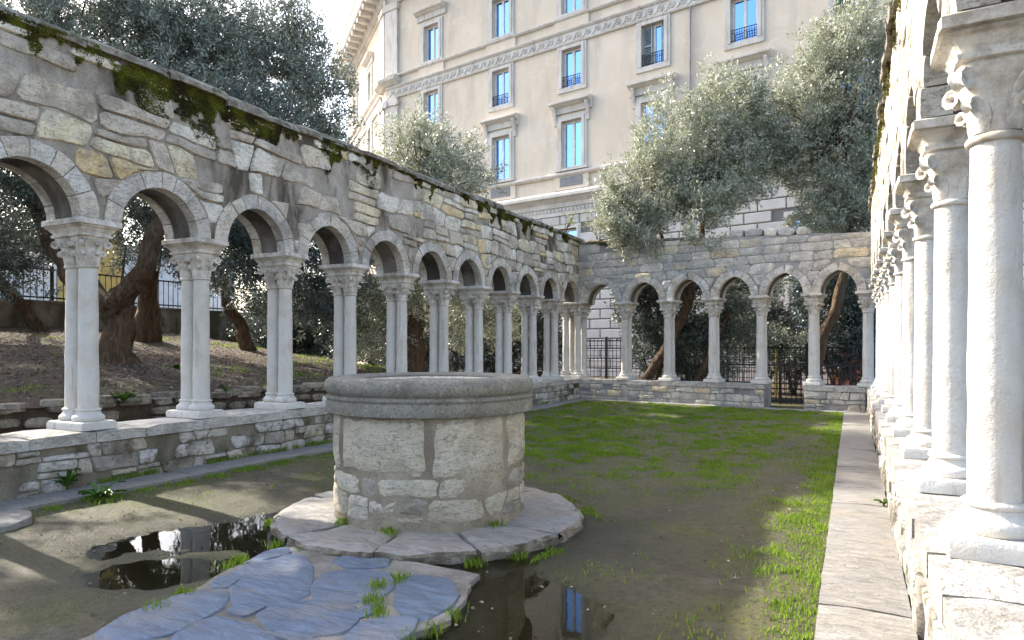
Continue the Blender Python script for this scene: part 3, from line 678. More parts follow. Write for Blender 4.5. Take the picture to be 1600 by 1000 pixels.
def put_capital(parent, x, y, rot=0, plain=False):
    cp = obj('capital', ME_bell, 'carved', parent, (x, y, 0))
    for k in range(4): obj('volute', ME_corner, 'carved', cp, (0, 0, 0), R(45+90*k))
    for k in range(8 if not plain else 4): obj('leaf', ME_low, 'carved', cp, (0, 0, 0), R(45*k if not plain else 45+90*k)+rot)
    if not plain:
        for k in range(4): obj('leaf', ME_mid, 'carved', cp, (0, 0, 0), R(90*k))
    return cp
def twin(loc, rz, label, group, gap=.125, scale=1, plain=False, offs=None):
    e = thing('twin_column', label, 'column', loc, rz, group); e.scale = (1, 1, scale)
    obj('abacus', random.choice(ME_ab), 'carved', e); obj('plinth', random.choice(ME_pl), 'marble', e)
    for s_ in (-1, 1):
        obj('base', random.choice(ME_ba), 'marble', e, (0, s_*gap, 0), random.choice((0, 1.6, 3.1)))
        obj('shaft', random.choice(ME_sh), 'marble', e, (0, s_*gap, 0), random.uniform(0, 6))
        put_capital(e, 0, s_*gap, plain=plain)
    return e
YC = .30                 # wall centre behind its face
nL = len(left_p)
for k, y in enumerate(left_p[1:]):
    i = len(left_p)-1-k-1
    twin((LW-.02-YC+.03, y-.03, .58), R(90+random.uniform(-1, 1)), f'white marble twin column under the mossy wall, {ORD[i]} from the corner cluster', 'twin columns under the mossy wall', .108)
for k, y in enumerate(right_y[1:]):
    i = len(right_y)-1-k-1
    twin((RW+YC, y, .58), R(-90+random.uniform(-1, 1)), f'sunlit marble twin column beside the slab path, {ORD[i]} from the end arcade', 'sunlit twin columns beside the slab path', plain=True)
def bpt(x, y=0): return (BO[0]+x*math.cos(BA)-y*math.sin(BA), BO[1]+x*math.sin(BA)+y*math.cos(BA))
for k, x in enumerate(back_p[1:]):
    p = bpt(x, .26); twin((*p, .575), BA+R(random.uniform(-1, 1)), f'marble twin column of the grey end arcade, {ORD[k]} from the corner cluster', 'twin columns of the end arcade', .12, 2.075/2.125)
p = bpt(-.29, .30)
e = thing('corner_column_cluster', 'cluster of four marble columns in the corner between mossy and grey arcades', 'column', (*p, .58), BA)
obj('abacus', abacus_me(.40, .37, 31), 'carved', e); obj('plinth', plinth_me(.36, .34, 17), 'marble', e)
for a, b in ((-.19, -.17), (.19, -.17), (-.19, .17), (.19, .17)):
    obj('base', ME_ba[0], 'marble', e, (a, b, 0)); obj('shaft', random.choice(ME_sh), 'marble', e, (a, b, 0), random.uniform(0, 6)); put_capital(e, a, b)

# ------------------------------------------------------------------ parapets
def parapet(label, loc, rz, x0, x1, depth, zt, stonemat, limit=140, drop=.1, grp=None, hs=(.09, .17), sillh=.115, mm='mortar_grey', sillm='sill'):
    e = thing('parapet_wall', label, 'wall', loc, rz, grp)
    n = max(2, int((x1-x0)/.1)); v = []; f = []; nz = 6
    for s_ in (0, 1):
        for j in range(nz+1):
            for i in range(n+1):
                xx = x0+(x1-x0)*i/n; zz = -.12+(zt-sillh+.12)*j/nz; d = .014*mnoise.noise(Vector((xx*4, zz*5, s_*4+loc[0])))
                v.append((xx, d if s_ == 0 else depth+d, zz))
    A = lambda sd, j, i: sd*(nz+1)*(n+1)+j*(n+1)+i
    for j in range(nz):
        for i in range(n): f += [(A(0, j, i), A(0, j, i+1), A(0, j+1, i+1), A(0, j+1, i)), (A(1, j, i), A(1, j+1, i), A(1, j+1, i+1), A(1, j, i+1))]
        for i in (0, n): f.append((A(0, j, i), A(0, j+1, i), A(1, j+1, i), A(1, j, i)))
    for i in range(n): f.append((A(0, nz, i), A(0, nz, i+1), A(1, nz, i+1), A(1, nz, i)))
    obj('mortar_core', autosmooth(mesh('mortar_core', v, f), 40), mm, e)
    x = x0
    while x < x1-.02:
        l = min(random.uniform(.5, 1.15), x1-x)
        if x1-x-l < .3: l = x1-x
        obj('sill_block', slab_mesh(x+.005, x+l-.005, -.03+random.uniform(-.008, .008), depth+.03, zt-sillh-.004, zt+random.uniform(-.004, .002), jit=.008), sillm, e); x += l
    c = 0
    for pts in coursed(x0+.01, x1-.01, .02, zt-sillh-.006, hs, (.14, .52), .02, .006, .15):
        if random.random() < drop or c >= limit: continue
        obj('stone', stone_mesh(pts, random.uniform(.006, .034), .03, bev=.01), stonemat, e); c += 1
    return e
parapet('low mossy rubble parapet under the shaded twin columns', (LW+.03, 0, 0), R(90), -1.0, 17.45, .66, .58, 'low', 190, .2, mm='mortar_low2')
parapet('low pale parapet beside the sunlit slab path', (RW-.04, 0, 0), R(-90), -16.35, 2.5, .68, .58, 'low', 150, .15, sillm='sill_dimmed')
parapet('long low parapet of the end arcade between corner and gap', (*bpt(0, -.02), 0), BA, .02, 5.03, .56, .575, 'rubble_grey', 90, .08, None, (.11, .19))
parapet('short low parapet of the end arcade beside the gap', (*bpt(0, -.02), 0), BA, 5.89, 7.15, .56, .575, 'rubble_grey', 30, .08, None, (.11, .19))

# ------------------------------------------------------------------ well
WX, WY = -3.13, 4.63
e = thing('stone_well', 'round stone well with moulded grey rim and cracked cream drum', 'well', (WX, WY, 0))
PT = .08
def arcmap(Rr):
    def f(s_, y, z): a = s_/Rr; q = Rr-y; return (q*math.cos(a), q*math.sin(a), z)
    return f
DR = .765
v = []; f = []; n = 96; nz = 14
for j in range(nz+1):
    for i in range(n):
        a = 2*math.pi*i/n; z = PT-.05+(.93-PT+.05)*j/nz; q = DR+.012*mnoise.noise(Vector((math.cos(a)*3, math.sin(a)*3, z*4)))+.014*max(0, 1-(z-PT)/.12)
        v.append((q*math.cos(a), q*math.sin(a), z))
for j in range(nz):
    for i in range(n): f.append((j*n+i, j*n+(i+1) % n, (j+1)*n+(i+1) % n, (j+1)*n+i))
obj('drum', mesh('drum', v, f, True), 'mortar_well', e)
def curved_stone(s0, s1, z0, z1, prot, nm='drum_block', m='wellstone', rough=.012):
    nx = max(4, int((s1-s0)/.05)); nzz = max(3, int((z1-z0)/.05)); v = []; f = []; ph = random.random()*30; mp = arcmap(DR)
    g = {}
    for j in range(nzz+1):
        for i in range(nx+1):
            s_ = s0+(s1-s0)*i/nx; z = z0+(z1-z0)*j/nzz; ed = min(i, nx-i, j, nzz-j)
            if ed == 0:
                k = rough*2.2*mnoise.noise(Vector((s_*7+ph, z*7, 1)))
                if i in (0, nx): s_ += k
                if j in (0, nzz): z += k
            y = -(prot if ed > 0 else -.012)-rough*.8*mnoise.noise(Vector((s_*9+ph, z*9, 0)))-(.004 if ed > 1 else 0)
            g[i, j] = len(v); v.append(mp(s_, y, z))
    for j in range(nzz):
        for i in range(nx): f.append((g[i, j], g[i+1, j], g[i+1, j+1], g[i, j+1]))
    me = mesh(nm, v, f, True); obj(nm, me, m, e)
cuts = [-math.pi+.35, -2.36, -1.24, -.2, .9, 2.0, 3.2]
base_a = -.14
cut_ang = [R(a) for a in (-170, -118.5, -57, -8, 48, 105, 160, 190)]
for a0, a1 in zip(cut_ang[:-1], cut_ang[1:]):
    curved_stone(a0*DR+.012, a1*DR-.012, .47+random.uniform(-.02, .02), .905, .014)
# the lower rubble
rd = random.Random(5)
for pts in coursed(-math.pi*DR+.01, math.pi*DR-.01, PT+.05, .462, (.11, .2), (.16, .5), .03, .008, .25, rd, .35, .012):
    if rd.random() > .1: obj('drum_stone', stone_mesh(pts, rd.uniform(-.002, .016), .025, arcmap(DR), .014), 'wellstone' if rd.random() > .3 else 'wellgrey', e)
pr = [(.79, .895), (.835, .9), (.845, .91), (.848, .985), (.838, 1.0), (.842, 1.012), (.852, 1.02), (.85, 1.032), (.84, 1.04)]
pr += [(.80+.062*math.cos(t), 1.108+.066*math.sin(t)) for t in np.linspace(-1.15, 1.45, 9)]+[(.77, 1.176), (.74, 1.18), (.66, 1.178), (.585, 1.172), (.565, 1.16), (.56, 1.1), (.555, .8), (.55, .3), (.1, .28)]
b = MB().lathe(pr, 96, .012, cap=False, sd=4); o = b.build('rim', 'rim', e); autosmooth(o.data, 40)
o = MB().lathe([(.548, .3), (.553, 1.148), (.50, 1.135), (.495, .3)], 64, .006, cap=False).build('inner_lining', 'wellstone', e); autosmooth(o.data, 40)
# round step of big slabs
e = thing('well_step', 'ring of worn flat slabs forming the round step below the well', 'step', (WX, WY, 0))
angs = [R(a) for a in (-176, -141, -112, -74, -41, -9, 24, 68, 110, 150, 184)]
for a0, a1 in zip(angs[:-1], angs[1:]):
    v = []; f = []; na = max(9, int((a1-a0)/.05)); nr = 10; ph = random.random()*40; ro = 1.225+random.uniform(-.015, .02); g = {}
    for j in range(nr+1):
        for i in range(na+1):
            t = j/nr; r_ = .74+(ro-.74)*t; a = a0+.012/r_*1.0+(a1-a0-.024/r_)*i/na
            a += .018*mnoise.noise(Vector((t*3, a0*5, 0))) if i in (0, na) else 0
            ed = min(i, na-i, nr-j)
            if j == nr: r_ += .02*mnoise.noise(Vector((a*5+ph, 0, 0)))+.02*mnoise.noise(Vector((a*15+ph, 0, 3)))
            z = PT-(.016 if ed == 0 else 0)+.02*mnoise.noise(Vector((r_*4*math.cos(a)+ph, r_*4*math.sin(a), 0)))+.012*mnoise.noise(Vector((r_*13*math.cos(a)+ph, r_*13*math.sin(a), 2)))
            g[i, j] = len(v); v.append((r_*math.cos(a), r_*math.sin(a), z))
    for j in range(nr):
        for i in range(na): f.append((g[i, j], g[i, j+1], g[i+1, j+1], g[i+1, j]))
    ring = [(i, nr) for i in range(na+1)]; prev = [g[q] for q in ring]
    for lv, dr in ((.045, .014), (.0, .008), (-.06, -.008), (-.16, -.02)):
        cur = []
        for q in prev[:0] or ring:
            p = v[g[q]]; L = math.hypot(p[0], p[1]); k = (L+dr+.045*mnoise.noise(Vector((p[0]*9, p[1]*9, lv*30+ph))))/L; cur.append(len(v)); v.append((p[0]*k, p[1]*k, lv-.0))
        for i in range(na): f.append((prev[i], cur[i], cur[i+1], prev[i+1]))
        prev = cur
    for ii in (0, na):
        col = [g[ii, j] for j in range(nr+1)]; low = []
        for q in col: p = v[q]; low.append(len(v)); v.append((p[0], p[1], -.1))
        for j in range(nr): f.append((col[j], low[j], low[j+1], col[j+1]) if ii == na else (col[j], col[j+1], low[j+1], low[j]))
    me = mesh('slab', v, f, True); me.set_sharp_from_angle(angle=R(42)); obj('slab', me, 'platform', e); me.materials.append(MS['step_side'])
    for q in me.polygons:
        if q.index >= nr*na and q.index < nr*na+4*na: q.material_index = 1
# bed under the step joints
MB().lathe([(1.15, -.1), (1.15, PT-.035), (.6, PT-.03)], 64, cap=False).build('bedding', 'mortar_low', e)

# ------------------------------------------------------------------ crazy paving
e = thing('stone_paving', 'patch of blue grey flagstones set in mortar by the well step', 'paving', (0, 0, 0))
edge = [(-3.9, -.6), (-3.6, .6), (-3.25, 1.5), (-3.28, 2.165), (-3.36, 2.566), (-3.50, 3.0), (-3.54, 3.3), (-3.40, 3.55), (-2.6, 3.55), (-2.05, 3.55), (-2.0, 3.346), (-1.92, 3.2), (-1.87, 3.0), (-1.83, 2.85), (-1.9, 2.64), (-1.87, 2.4), (-1.7, 1.6), (-1.5, .6), (-1.5, -.6)]
def smooth_poly(p, it=2, c=.25):
    for _ in range(it):
        q = []
        for i in range(len(p)):
            a, b = p[i], p[(i+1) % len(p)]; q += [(a[0]*(1-c)+b[0]*c, a[1]*(1-c)+b[1]*c), (a[0]*c+b[0]*(1-c), a[1]*c+b[1]*(1-c))]
        p = q
    return p
def flag(pts, z, th, name, m, parent, dome=.004, edge_j=.008, it=2, nr=5):
    pts = smooth_poly(pts, it, .25 if it > 1 else .14)
    if it == 1: pts = [q for i in range(len(pts)) for q in (pts[i], ((pts[i][0]+pts[(i+1) % len(pts)][0])/2, (pts[i][1]+pts[(i+1) % len(pts)][1])/2))]
    n = len(pts)
    pts = [(x+.016*mnoise.noise(Vector((x*8, y*8, 3))), y+.016*mnoise.noise(Vector((x*8, y*8, 8)))) for x, y in pts]; cx = sum(p[0] for p in pts)/n; cy = sum(p[1] for p in pts)/n; v = []; f = []
    ph = random.random()*30
    for lv in range(nr+2):
        for p in pts:
            nn_ = mnoise.noise(Vector((p[0]*11+ph, p[1]*11, 0)))*edge_j
            if lv == 0: k, zz = 1.0, z-th
            elif lv == 1: k, zz = 1.0, z-.008
            else: k = 1-(.035 if lv == 2 else .035+(lv-2)*.9/(nr-1)); zz = z+dome*(lv-1)/nr
            x = cx+(p[0]-cx)*k+nn_*k; y = cy+(p[1]-cy)*k+nn_*k
            if lv >= 2: zz += .005*mnoise.noise(Vector((x*7, y*7, ph)))+.0025*mnoise.noise(Vector((x*25, y*25, ph)))
            v.append((x, y, zz))
    for l_ in range(nr+1):
        for i in range(n): f.append((l_*n+i, l_*n+(i+1) % n, (l_+1)*n+(i+1) % n, (l_+1)*n+i))
    f.append(tuple((nr+1)*n+i for i in range(n)))
    ar = sum(pts[i][0]*pts[(i+1) % n][1]-pts[(i+1) % n][0]*pts[i][1] for i in range(n))
    if ar < 0: f = [tuple(reversed(q)) for q in f]
    me = mesh(name, v, f, True); me.set_sharp_from_angle(angle=R(40)); return obj(name, me, m, parent)
MS['bed'] = M_mortar('paving_mortar', (.25, .232, .205), (.36, .335, .30), (.11, .098, .07), .75)
flag(edge, .028, .12, 'mortar_bed', 'bed', e, .0, .02, 1, 8)
FL = [[(-3.225, 1.961), (-3.292, 2.099), (-3.326, 2.447), (-3.145, 2.572), (-3.049, 2.514), (-2.959, 2.361), (-2.922, 2.116), (-3.026, 1.959)],
 [(-2.826, 2.046), (-2.906, 2.208), (-2.873, 2.331), (-2.652, 2.338), (-2.414, 2.257), (-2.277, 2.111), (-2.35, 1.95), (-2.626, 1.9)],
 [(-3.191, 2.72), (-3.359, 2.887), (-3.398, 3.15), (-3.231, 3.266), (-3.027, 3.124), (-2.757, 2.826), (-2.717, 2.653), (-2.919, 2.509)],
 [(-2.755, 2.884), (-2.844, 3.085), (-2.709, 3.219), (-2.515, 3.253), (-2.363, 3.085), (-2.334, 2.933), (-2.428, 2.78), (-2.603, 2.774)],
 [(-2.705, 2.445), (-2.714, 2.604), (-2.563, 2.731), (-2.382, 2.753), (-2.24, 2.637), (-2.208, 2.506), (-2.318, 2.384), (-2.511, 2.368)],
 [(-2.176, 2.909), (-2.345, 3.153), (-2.326, 3.285), (-2.126, 3.326), (-1.982, 3.167), (-1.913, 2.993), (-1.937, 2.819), (-2.043, 2.801)],
 [(-2.121, 2.407), (-2.174, 2.583), (-2.096, 2.737), (-1.958, 2.754), (-1.904, 2.637), (-1.906, 2.442), (-1.968, 2.338)],
 [(-3.282, 2.62), (-3.362, 2.72), (-3.338, 2.838), (-3.228, 2.75), (-3.187, 2.65)],
 [(-3.457, 3.028), (-3.506, 3.25), (-3.454, 3.363), (-3.356, 3.278), (-3.38, 3.1)]]
def jit(p, k=.03): return [(x+random.uniform(-k, k), y+random.uniform(-k, k)) for x, y in p]
FL += [[(-2.98, 3.30), (-2.80, 3.24), (-2.62, 3.36), (-2.70, 3.50), (-2.95, 3.48)], [(-2.92, 2.42), (-2.76, 2.40), (-2.78, 2.58), (-2.9, 2.52)], [(-2.3, 2.72), (-2.22, 2.66), (-2.2, 2.8), (-2.3, 2.86)], [(-2.55, 2.30), (-2.3, 2.30), (-2.2, 2.24), (-2.2, 2.36), (-2.4, 2.36)]]
for gx, gy in ((-3.2, 1.45), (-2.7, 1.5), (-2.15, 1.6), (-3.3, .85), (-2.7, .9), (-2.1, 1.0), (-3.2, .25), (-2.5, .3), (-1.85, .45)):
    FL.append([(gx+random.uniform(.19, .28)*math.cos(t), gy+random.uniform(.19, .28)*math.sin(t)) for t in np.linspace(0, 5.6, 8)])
for p in FL:
    cx = sum(q[0] for q in p)/len(p); cy = sum(q[1] for q in p)/len(p)
    flag([(cx+(x-cx)*1.17, cy+(y-cy)*1.17) for x, y in p], .037+random.uniform(-.003, .004), .05, 'flagstone', 'slate', e, .001, .012, 1)
o = flag([(-6.25, 3.03), (-6.15, 3.12), (-5.85, 3.02), (-5.72, 2.85), (-5.72, 2.65), (-6.0, 2.55), (-6.25, 2.7)], .06, .1, 'flagstone', 'slab', None, .01)
tag(o, 'single loose flagstone lying in grass by the mossy arcade kerb', 'flagstone')

# ------------------------------------------------------------------ retaining wall in the garden
e = thing('retaining_wall', 'dark dry stone retaining wall at the foot of the garden slope', 'wall', (-8.6, 0, 0), R(90))
MB().box(-6, 19, .03, .25, -.2, .70).build('earth_core', 'soil', e)
z = .16
for row in range(4):
    h = (.16, .14, .15, .13)[row]; x = 1.5
    while x < 16:
        wd = random.uniform(.2, .55)
        if random.random() > (.35 if row < 2 else .12): obj('stone', stone_mesh(stone_poly(x+wd/2, z+h/2+random.uniform(-.02, .02), wd-.01, h*random.uniform(.7, 1), 14, .25), random.uniform(0, .05), .12 if row < 3 else .2), 'dry', e)
        x += wd
    z += h
for k in range(26):
    x = 2.2+k*.5+random.uniform(-.1, .1); wd = random.uniform(.3, .55)
    obj('cap_stone', flag([(x+wd/2*math.cos(t), .13+.17*math.sin(t)+random.uniform(-.03, .03)) for t in np.linspace(0, 5.4, 7)], .76+random.uniform(-.02, .03), .09, 'cap_stone', 'dry', e).data, None, e) if False else flag([(x+wd/2*math.cos(t), .13+.17*math.sin(t)+random.uniform(-.03, .03)) for t in np.linspace(0, 5.4, 7)], .76+random.uniform(-.02, .03), .09, 'cap_stone', 'dry', e)

# ------------------------------------------------------------------ iron fences
ME_bar = {}
def fence(label, a, b, zb, zt, mat='iron', gap=.14, rails=(.12, .95), posts=2.2, wall=None, grid=False, spear=True):
    a = Vector((*a, 0)); b = Vector((*b, 0)); L = (b-a).length; rz = math.atan2(b.y-a.y, b.x-a.x)
    e = thing('iron_fence', label, 'fence', (a.x, a.y, 0), rz)
    if wall: sm(MB().box(0, L, -.14, .14, wall[0], wall[1]).build('base_wall', wall[2], e)); sm(MB().box(-.02, L+.02, -.17, .17, wall[1]+.003, wall[1]+.06).build('wall_cap', wall[2], e))
    h = zt-zb; key = round(h, 2)
    if key not in ME_bar:
        m_ = MB().tube([(0, 0, 0), (0, 0, h-.1)], .011, 6)
        if spear: m_.tube([(0, 0, h-.1), (0, 0, h-.07), (0, 0, h)], [.011, .018, .001], 6)
        ME_bar[key] = m_.me('bar')
    n = int(L/gap)
    for i in range(min(n, 290)): obj('bar', ME_bar[key], mat, e, (gap*(i+.5), 0, zb))
    for r_ in rails: MB().box(0, L, -.02, .02, zb+h*r_-.02, zb+h*r_+.02).build('rail', mat, e)
    if grid:
        for r_ in np.arange(.12, .93, .105): MB().box(0, L, -.008, .008, zb+h*r_-.008, zb+h*r_+.008).build('cross_bar', mat, e)
    x = 0
    while x <= L+.01: MB().box(x-.03, x+.03, -.03, .03, zb-.05, zt+.05).build('post', mat, e); x += posts
    return e
fence('spear topped iron fence on a low dark wall along the garden slope', (-18.6, -1), (-18.6, 22), 2.62, 3.5, wall=(1.4, 2.58, 'mortar_low'), gap=.16)
fence('gridded iron fence behind the shaded corner of the garden', (-16, 22.6), (-3.4, 20.6), .1, 1.75, gap=.14, grid=True)
fence('gridded iron fence behind the sunlit side of the end garden', (-3.3, 20.5), (5.5, 19.1), .1, 1.5, gap=.14, grid=True)
fence('low iron railing beyond the gap in the end parapet', (-3.2, 18.2), (1.6, 17.5), .02, 1.02, gap=.12, rails=(.06, .97), spear=False, posts=1.6)

# ------------------------------------------------------------------ trees
def leaves_mesh(cl, nleaf, L, W, name, tseed=0, spread=.135, droop=0):
    """cl: (n,3) twig clump centres with outward dirs"""
    c, d = cl; n = len(c)
    t = rng.uniform(-1, 1, (n, nleaf, 1)); ax = d[:, None, :]
    p = c[:, None, :]+ax*t*spread*1.3+rng.normal(0, spread*.42, (n, nleaf, 3))
    ld = ax*.6+rng.normal(0, .62, (n, nleaf, 3)); ld[..., 2] += .12-droop; p = p.reshape(-1, 3); ld = ld.reshape(-1, 3)
    ld /= np.linalg.norm(ld, axis=1)[:, None]; sd_ = np.cross(ld, rng.normal(size=ld.shape)); sd_ /= np.linalg.norm(sd_, axis=1)[:, None]
    l = L*rng.uniform(.7, 1.3, (len(p), 1)); w_ = W*rng.uniform(.75, 1.25, (len(p), 1))
    v = np.stack([p, p+ld*l*.45+sd_*w_*.5, p+ld*l, p+ld*l*.45-sd_*w_*.5], 1).reshape(-1, 3)
    f = np.arange(len(v)).reshape(-1, 4)
    cl_t = np.repeat(rng.uniform(0, 1, n), nleaf); tint = np.clip(.55*cl_t+.45*rng.uniform(0, 1, len(p)), 0, 1)
    return npmesh(name, v, f, np.repeat(tint, 4))
def clumps(blobs, per_m3):
    C, D = [], []
    for (c, r, k) in blobs:
        c = np.array(c); r = np.array(r if hasattr(r, '__len__') else (r, r, r*.9)); n = int(LEAF*per_m3*k*4.19*r[0]*r[1]*r[2])
        u = rng.normal(size=(n*3, 3)); u /= np.linalg.norm(u, axis=1)[:, None]; q = rng.uniform(0, 1, (n*3, 1))**.5*(1+.0*u)
        lump = vnoise(u[:, 0]*2+c[0]+u[:, 2], u[:, 1]*2+c[1]-u[:, 2], 1.7, 12, 3); p = u*q*(.85+.55*lump[:, None])
        gapn = vnoise((p[:, 0]*r[0]+c[0])*1.0+c[2], (p[:, 2]*r[2]+p[:, 1]*r[1]*.7+c[1]), 1.9, 17, 3); keep = gapn > .425
        p = p[keep][:n]; u = u[keep][:n]; C.append(c+p*r); dd = u+rng.normal(0, .5, u.shape); dd[:, 2] += .35; D.append(dd/np.linalg.norm(dd, axis=1)[:, None])
    return np.concatenate(C), np.concatenate(D)
LEAF = 2.1
CT = math.cos(R(27.09)); ST = math.sin(R(27.09))
def tree(name, label, base, limbs, blobs, per=26, nleaf=34, L=.075, W=.02, mat='leaf', group='olive trees around the cloister', droop=0, twigs=60, cat='tree'):
    e = thing(name, label, cat, base, 0, group); B = Vector(base); m_ = MB()
    for pts, rad in limbs:
        P = [Vector(p)-B for p in pts]; Q = []; RR = []
        for i in range(len(P)-1):                     # resample with a gnarled offset
            for k in range(4):
                t = k/4; q = P[i].lerp(P[i+1], t); r_ = (rad[i]*(1-t)+rad[i+1]*t)*.82
                q += Vector((mnoise.noise(q*2.1), mnoise.noise(q*2.1+Vector((7, 0, 0))), 0))*r_*.5; Q.append(q); RR.append(r_)
        Q.append(P[-1]); RR.append(rad[-1]); m_.tube(Q, RR, 14, .32)
    C, D = clumps(blobs, per); C = C-np.array(base)
    tips = [Vector(l[0][-1])-B for l in limbs]
    for i in rng.integers(0, len(C), twigs):
        c = Vector(C[i]); t = min(tips, key=lambda q: (q-c).length)
        if (t-c).length > 1.9 or c.z < t.z-.8: continue
        md = t.lerp(c, .5)+Vector((0, 0, -.12)); r0 = .012+.012*min(2, (c-t).length); m_.tube([t, md, c], [r0*1.6, r0, .006], 5, cap=False)
    obj('trunk', m_.me('trunk', True), 'bark', e)
    o = obj('crown', leaves_mesh((C, D), nleaf, L, W, 'crown', droop=droop), mat, e)
    return e
# big twin-limbed olive on the slope
tree('olive_tree', 'gnarled forked olive with two thick bare limbs on the garden slope', (-12.27, 7.76, 1.12),
     [([(-12.25, 7.75, 1.0), (-12.2, 7.7, 1.4), (-12.25, 7.72, 1.75), (-12.3, 7.75, 2.1)], [.42, .30, .29, .30]),
      ([(-12.25, 7.66, 2.17), (-11.94, 7.71, 2.46), (-11.59, 7.77, 2.81), (-11.48, 7.83, 3.16), (-11.37, 7.89, 3.51), (-11.22, 7.97, 3.92), (-10.97, 8.20, 5.01)], [.27, .23, .20, .19, .17, .15, .08]),
      ([(-12.28, 7.65, 2.17), (-12.70, 7.54, 2.40), (-13.09, 7.46, 2.67), (-13.39, 7.41, 3.05), (-13.72, 7.36, 3.43), (-14.16, 7.25, 4.19), (-13.94, 7.25, 5.28)], [.26, .22, .19, .17, .15, .12, .07]),
      ([(-12.2, 7.75, 1.15), (-11.85, 7.95, 1.02), (-11.5, 8.25, .95)], [.2, .12, .04])],
     [((-12.5, 6.6, 5.9), (1.2, 1.2, .9), 1), ((-11.6, 8.0, 5.8), (1.4, 1.4, 1.0), 1), ((-11.1, 9.3, 5.9), (1.3, 1.3, 1.0), 1), ((-11.9, 7.6, 5.0), (1.2, 1.2, .7), .8), ((-14.49, 7.19, 4.09), (1.20, 1.20, 1.1), 1.2), ((-14.8, 5.6, 4.6), (1.3, 1.3, 1.2), 1), ((-15.5, 6.2, 5.6), (1.4, 1.4, 1.2), 1), ((-15.16, 7.41, 3.28), (0.90, 0.90, 0.81), 0.8), ((-13.21, 8.97, 4.29), (1.20, 1.20, 1.08), 1), ((-13.38, 10.00, 3.78), (1.00, 1.00, 0.80), 0.8)], 26, 36, L=.09, W=.027, twigs=110, mat='leaf_dark')  # far left crown blobs added out of view to block sky in the puddle
tree('olive_tree', 'tallest spreading olive behind the forked one, crown high above the mossy wall', (-15.6, 10.6, 1.7), [([(-15.6, 10.6, 1.5), (-15.6, 10.6, 2.6), (-15.3, 10.6, 4.2), (-14.6, 10.8, 6.0), (-14.0, 11.2, 8.0)], [.36, .27, .22, .16, .08]), ([(-15.3, 10.6, 4.2), (-15.8, 9.4, 6.0), (-15.8, 8.8, 7.8)], [.16, .12, .07])],
     [((-16.4, 8.5, 8.8), (1.6, 1.6, 1.4), .9), ((-15.9, 9.5, 8.6), (1.8, 1.8, 1.6), .95), ((-14.6, 10.3, 8.5), (2.0, 2.0, 1.7), .95), ((-13.5, 11.3, 8.4), (1.8, 1.8, 1.8), 1), ((-12.7, 12.3, 8.3), (1.5, 1.5, 1.7), 1), ((-12.4, 13.1, 7.2), (1.0, 1.0, 1.2), 1), ((-12.6, 12.5, 6.2), (1.2, 1.2, 1.0), .9), ((-14.2, 10.8, 6.8), (1.6, 1.6, 1.0), .8)], 17, 36, L=.105, W=.033, twigs=110, mat='leaf_mid')
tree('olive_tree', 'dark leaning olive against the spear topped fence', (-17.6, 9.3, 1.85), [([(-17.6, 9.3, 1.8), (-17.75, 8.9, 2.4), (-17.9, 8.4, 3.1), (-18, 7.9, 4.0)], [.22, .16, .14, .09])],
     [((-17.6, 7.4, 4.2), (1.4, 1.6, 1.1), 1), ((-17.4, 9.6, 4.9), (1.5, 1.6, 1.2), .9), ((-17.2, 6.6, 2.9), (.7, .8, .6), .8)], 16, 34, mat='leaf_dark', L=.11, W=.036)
tree('olive_tree', 'added olive out of view, casting shade on the mud and paving', (-13.2, 2.6, 1.15), [([(-13.2, 2.6, 1.0), (-13.1, 2.6, 1.9), (-13.0, 2.4, 3.2), (-12.9, 2.6, 4.6)], [.34, .24, .17, .08])],  # unseen tree, added so its crown shades the ground at left
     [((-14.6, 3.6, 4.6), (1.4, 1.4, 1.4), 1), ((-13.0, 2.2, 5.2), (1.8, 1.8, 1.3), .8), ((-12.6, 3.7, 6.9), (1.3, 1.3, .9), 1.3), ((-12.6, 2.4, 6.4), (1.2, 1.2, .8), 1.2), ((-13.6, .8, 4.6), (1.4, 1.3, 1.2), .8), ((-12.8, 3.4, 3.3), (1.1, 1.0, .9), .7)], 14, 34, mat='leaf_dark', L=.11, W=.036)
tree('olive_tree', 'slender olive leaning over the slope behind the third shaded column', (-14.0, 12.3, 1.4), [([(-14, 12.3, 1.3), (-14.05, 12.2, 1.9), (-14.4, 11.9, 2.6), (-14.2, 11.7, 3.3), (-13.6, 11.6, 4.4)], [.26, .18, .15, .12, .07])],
     [((-12.76, 10.88, 4.01), (1.30, 1.30, 1.17), 1), ((-13.16, 11.80, 3.07), (1.00, 1.00, 0.80), 0.9), ((-11.54, 12.29, 3.66), (1.40, 1.40, 1.40), 1), ((-11.54, 12.74, 2.28), (1.20, 1.20, 0.96), 0.9), ((-13.16, 10.68, 3.11), (0.80, 0.80, 0.48), 0.7), ((-12.35, 11.65, 4.25), (1.30, 1.30, 1.30), 1)], 20, 36, mat='leaf_dark', L=.095, W=.03, twigs=70)
